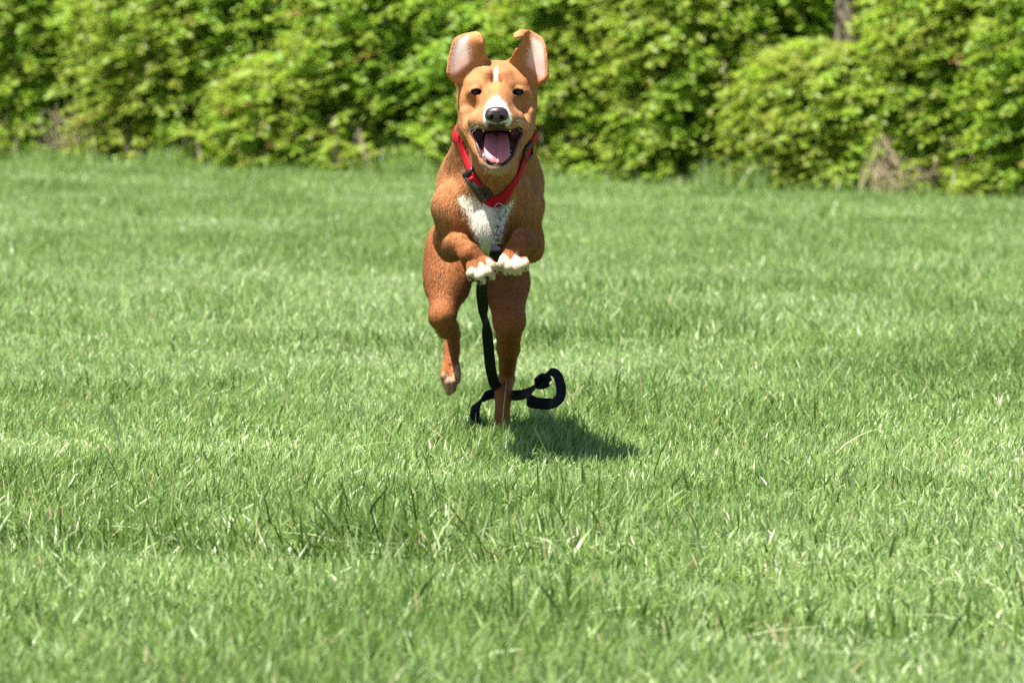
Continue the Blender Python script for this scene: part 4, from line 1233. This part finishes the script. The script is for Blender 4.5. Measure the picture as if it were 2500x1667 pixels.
pr = [box_mesh(mid_ + s * o_ + t * q_, (t, s, g), h_) for o_, q_, h_ in (
    (.0098, .0, (LL * .46, .0036, .0044)), (-.0098, .0, (LL * .46, .0036, .0044)),
    (0, -LL * .46, (.0042, .0135, .0048)), (0, LL * .44, (.0040, .0125, .0044)), (0, LL * .12, (LL * .30, .0076, .0052)), (0, -LL * .10, (.005, .0105, .0046)))]
buckle = poly_obj('buckle', pr, blackp, collar, True)
b2 = box_mesh(a0 + t * .0125 + s * 0 + g * .0005, (t, s, g), (.0058, .0085, .0052), .0030)
me_ = poly_obj('strap_fold', [b2], plain('red_nylon', (.45, .004, .015), .7, noise=.3, scale=900), collar, True)
a0, g0 = cpt(1284, 352); a0 += g0 * .004
a1, g1 = cpt(1284, 385); a1 += g1 * .004
t, s, g = frame_on(a0, a1, g0 + g1)
if g[1] > 0: g = -g; s = -s
mid_ = (a0 + a1) / 2
slid = [box_mesh(mid_ + s * .0105, (t, s, g), (.0125, .0022, .0034)), box_mesh(mid_ - s * .0105, (t, s, g), (.0125, .0022, .0034)),
        box_mesh(mid_ + t * .0125, (t, s, g), (.0024, .0125, .0036)), box_mesh(mid_ - t * .0125, (t, s, g), (.0024, .0125, .0036))]
poly_obj('slider', slid, blackp, collar, True)
# D-ring below the buckle
r0, gr = cpt(1203, 493)
rc = BODY.hit(1221, 512) + np.array((0, -.012, 0))
a = np.linspace(0, 2 * math.pi, 40, endpoint=False)
ax1 = unit(np.array((.35, -.35, -.85))); ax2 = unit(np.cross(ax1, (0.5, -1, .2)))
mb = MB().tube(rc + np.outer(np.cos(a) * .0115, ax1) + np.outer(np.sin(a) * .0095, ax2), .0015, 8, close=True)
link('ring', mb.mesh('ring'), steel, collar)

# ================================================================ LEASH
leash = empty('dog_leash', PD(1175, 1010, 8.86), label='black nylon leash hanging from the dog collar and trailing on the grass', cat='leash')
def oval(c, a1_, a2_, r1, r2, rad, mb):
    a = np.linspace(0, 2 * math.pi, 28, endpoint=False)
    mb.tube(c + np.outer(np.cos(a) * r1, unit(np.asarray(a1_, float))) + np.outer(np.sin(a) * r2, unit(np.asarray(a2_, float))), rad, 7, close=True)
yl = float(unstretch(rc[1] - .004))
mb = MB()
oval(PD(1220, 527, yl), (.1, 0, -1), (.55, -.8, 0), .0085, .0042, .0013, mb)
oval(PD(1219, 543, yl - .002), (.1, 0, -1), (.7, .7, 0), .0075, .0040, .0013, mb)
link('chain_links', mb.mesh('chain_links'), steel, leash)
mb = MB()
mb.tube(spline([PD(1217, 552, yl), PD(1212, 556, yl - .003), PD(1210, 566, yl - .004), PD(1213, 577, yl - .003), PD(1219, 572, yl), PD(1220, 560, yl), PD(1217, 552, yl)], 40), .0019, 8)
mb.tube([PD(1214, 576, yl - .002), PD(1213, 582, yl - .002), PD(1213, 588, yl - .002)], [.003, .0036, .0026], 10)
mb.tube(spline([PD(1207, 590, yl), PD(1213, 586, yl - .001), PD(1221, 590, yl), PD(1223, 598, yl), PD(1218, 604, yl), PD(1209, 602, yl), PD(1207, 590, yl)], 30), .0016, 8)
mb.add(*uvsphere(PD(1210, 553, yl - .004), .0028, 10, 7))
link('snap_hook', mb.mesh('snap_hook'), steel, leash)

lm = Mat('black_webbing'); lm.set(Roughness=.8, Specular_IOR_Level=.12)
au = lm.n('ShaderNodeAttribute', attribute_name='along'); av = lm.n('ShaderNodeAttribute', attribute_name='across')
# pale double rings woven along the strap
mo = lm.n('ShaderNodeMath', operation='PINGPONG'); mo.inputs[1].default_value = .0105; lm.l(au.outputs['Fac'], mo.inputs[0])
sx = lm.n('ShaderNodeMath', operation='SUBTRACT'); sx.inputs[1].default_value = .0040; lm.l(mo.outputs[0], sx.inputs[0])
sy0 = lm.n('ShaderNodeMath', operation='ABSOLUTE'); lm.l(av.outputs['Fac'], sy0.inputs[0])
sy = lm.n('ShaderNodeMath', operation='MULTIPLY_ADD'); sy.inputs[1].default_value = .009; sy.inputs[2].default_value = -.0031; lm.l(sy0.outputs[0], sy.inputs[0])
cx = lm.n('ShaderNodeCombineXYZ'); lm.l(sx.outputs[0], cx.inputs[0]); lm.l(sy.outputs[0], cx.inputs[1])
ln = lm.n('ShaderNodeVectorMath', operation='LENGTH'); lm.l(cx.outputs[0], ln.inputs[0])
cmp_ = lm.n('ShaderNodeMath', operation='COMPARE'); cmp_.inputs[1].default_value = .0026; cmp_.inputs[2].default_value = .00042; lm.l(ln.outputs['Value'], cmp_.inputs[0])
mx = lm.n('ShaderNodeMix', data_type='RGBA'); mx.inputs['A'].default_value = (.0035, .004, .006, 1); mx.inputs['B'].default_value = (.020, .023, .034, 1)
lm.l(cmp_.outputs[0], mx.inputs['Factor']); lm.l(mx.outputs['Result'], lm.b.inputs['Base Color'])

def lp(seq, n):
    """rows: px, py, depth, width direction (x, y, z)"""
    p = spline([PD(*q[:3]) for q in seq], n); wv_ = spline([q[3:] for q in seq], n)
    return p, unit(wv_)
p1, w1 = lp([(1214, 598, yl, 1, .1, 0), (1210, 615, 8.325, 1, .15, .05), (1203, 640, 8.36, 1, .1, .05), (1190, 665, 8.45, 1, 0, .1), (1178, 690, 8.54, 1, .1, .1), (1176, 715, 8.60, 1, .2, 0), (1179, 745, 8.65, .8, .6, 0),
             (1184, 780, 8.70, .25, 1, 0), (1189, 815, 8.74, .75, .6, 0), (1193, 850, 8.78, 1, .1, .1), (1196, 885, 8.82, 1, -.1, .15), (1201, 915, 8.90, 1, 0, .25), (1209, 940, 9.0, .9, .2, .4), (1222, 955, 9.10, .5, .6, .7),
             (1238, 962, 9.10, .1, .5, 1), (1256, 965, 9.04, 0, .3, 1), (1276, 963, 8.96, 0, .4, 1), (1294, 955, 8.90, .2, .6, .8), (1310, 942, 8.87, .5, .5, .7)], 170)
strap_obj('strap', p1, w1, .0088, .0022, lm.m, leash)
p2, w2 = lp([(1212, 960, 9.09, 0, .4, 1), (1196, 963, 9.08, 0, .4, .9), (1180, 970, 9.05, .3, .6, .7), (1166, 984, 9.0, .8, .5, .5), (1160, 1002, 8.97, 1, .3, .2), (1162, 1022, 8.95, 1, .3, 0), (1180, 1036, 8.93, .4, 1, 0)], 60)
strap_obj('strap', p2, w2, .0082, .0022, lm.m, leash)
p3, w3 = lp([(1308, 944, 8.87, .5, .4, .8), (1318, 932, 8.86, .7, .4, .6), (1330, 915, 8.85, .8, .5, .4), (1340, 909, 8.84, .4, .6, .8), (1352, 909, 8.83, .6, .5, .8), (1362, 918, 8.82, .9, .4, .3), (1367, 934, 8.80, 1, .2, .1),
             (1370, 953, 8.78, 1, .1, 0), (1366, 972, 8.76, .9, .2, -.4), (1352, 984, 8.74, .4, .5, -.8), (1335, 989, 8.72, 0, .6, -.9), (1312, 987, 8.71, 0, .6, -.9), (1292, 983, 8.70, 0, .6, -.8), (1287, 977, 8.72, 0, .6, -.8),
             (1294, 975, 8.75, 0, .6, -.8), (1318, 981, 8.76, 0, .6, -.8), (1345, 983, 8.775, .1, .6, -.8)], 150)
strap_obj('handle_loop', p3, w3, .0080, .0020, lm.m, leash)
kn = MB()
tt = np.linspace(0, 2 * math.pi, 40)
kc = PD(1322, 930, 8.86)
kp = kc + np.stack([.0075 * np.cos(tt) + .003 * np.cos(2 * tt), .006 * np.sin(2 * tt), .0065 * np.sin(tt)], 1)
V, Q, uu, vv, ends = ribbon(kp, np.stack([.5 + .4 * np.sin(tt), .6 * np.cos(tt), .7 + 0 * tt], 1), .0075, .006)
kn = mesh_np('knot', V, [Q, ends]); set_attr(kn, 'along', 'FLOAT', uu); set_attr(kn, 'across', 'FLOAT', vv)
link('knot', kn, lm.m, leash)
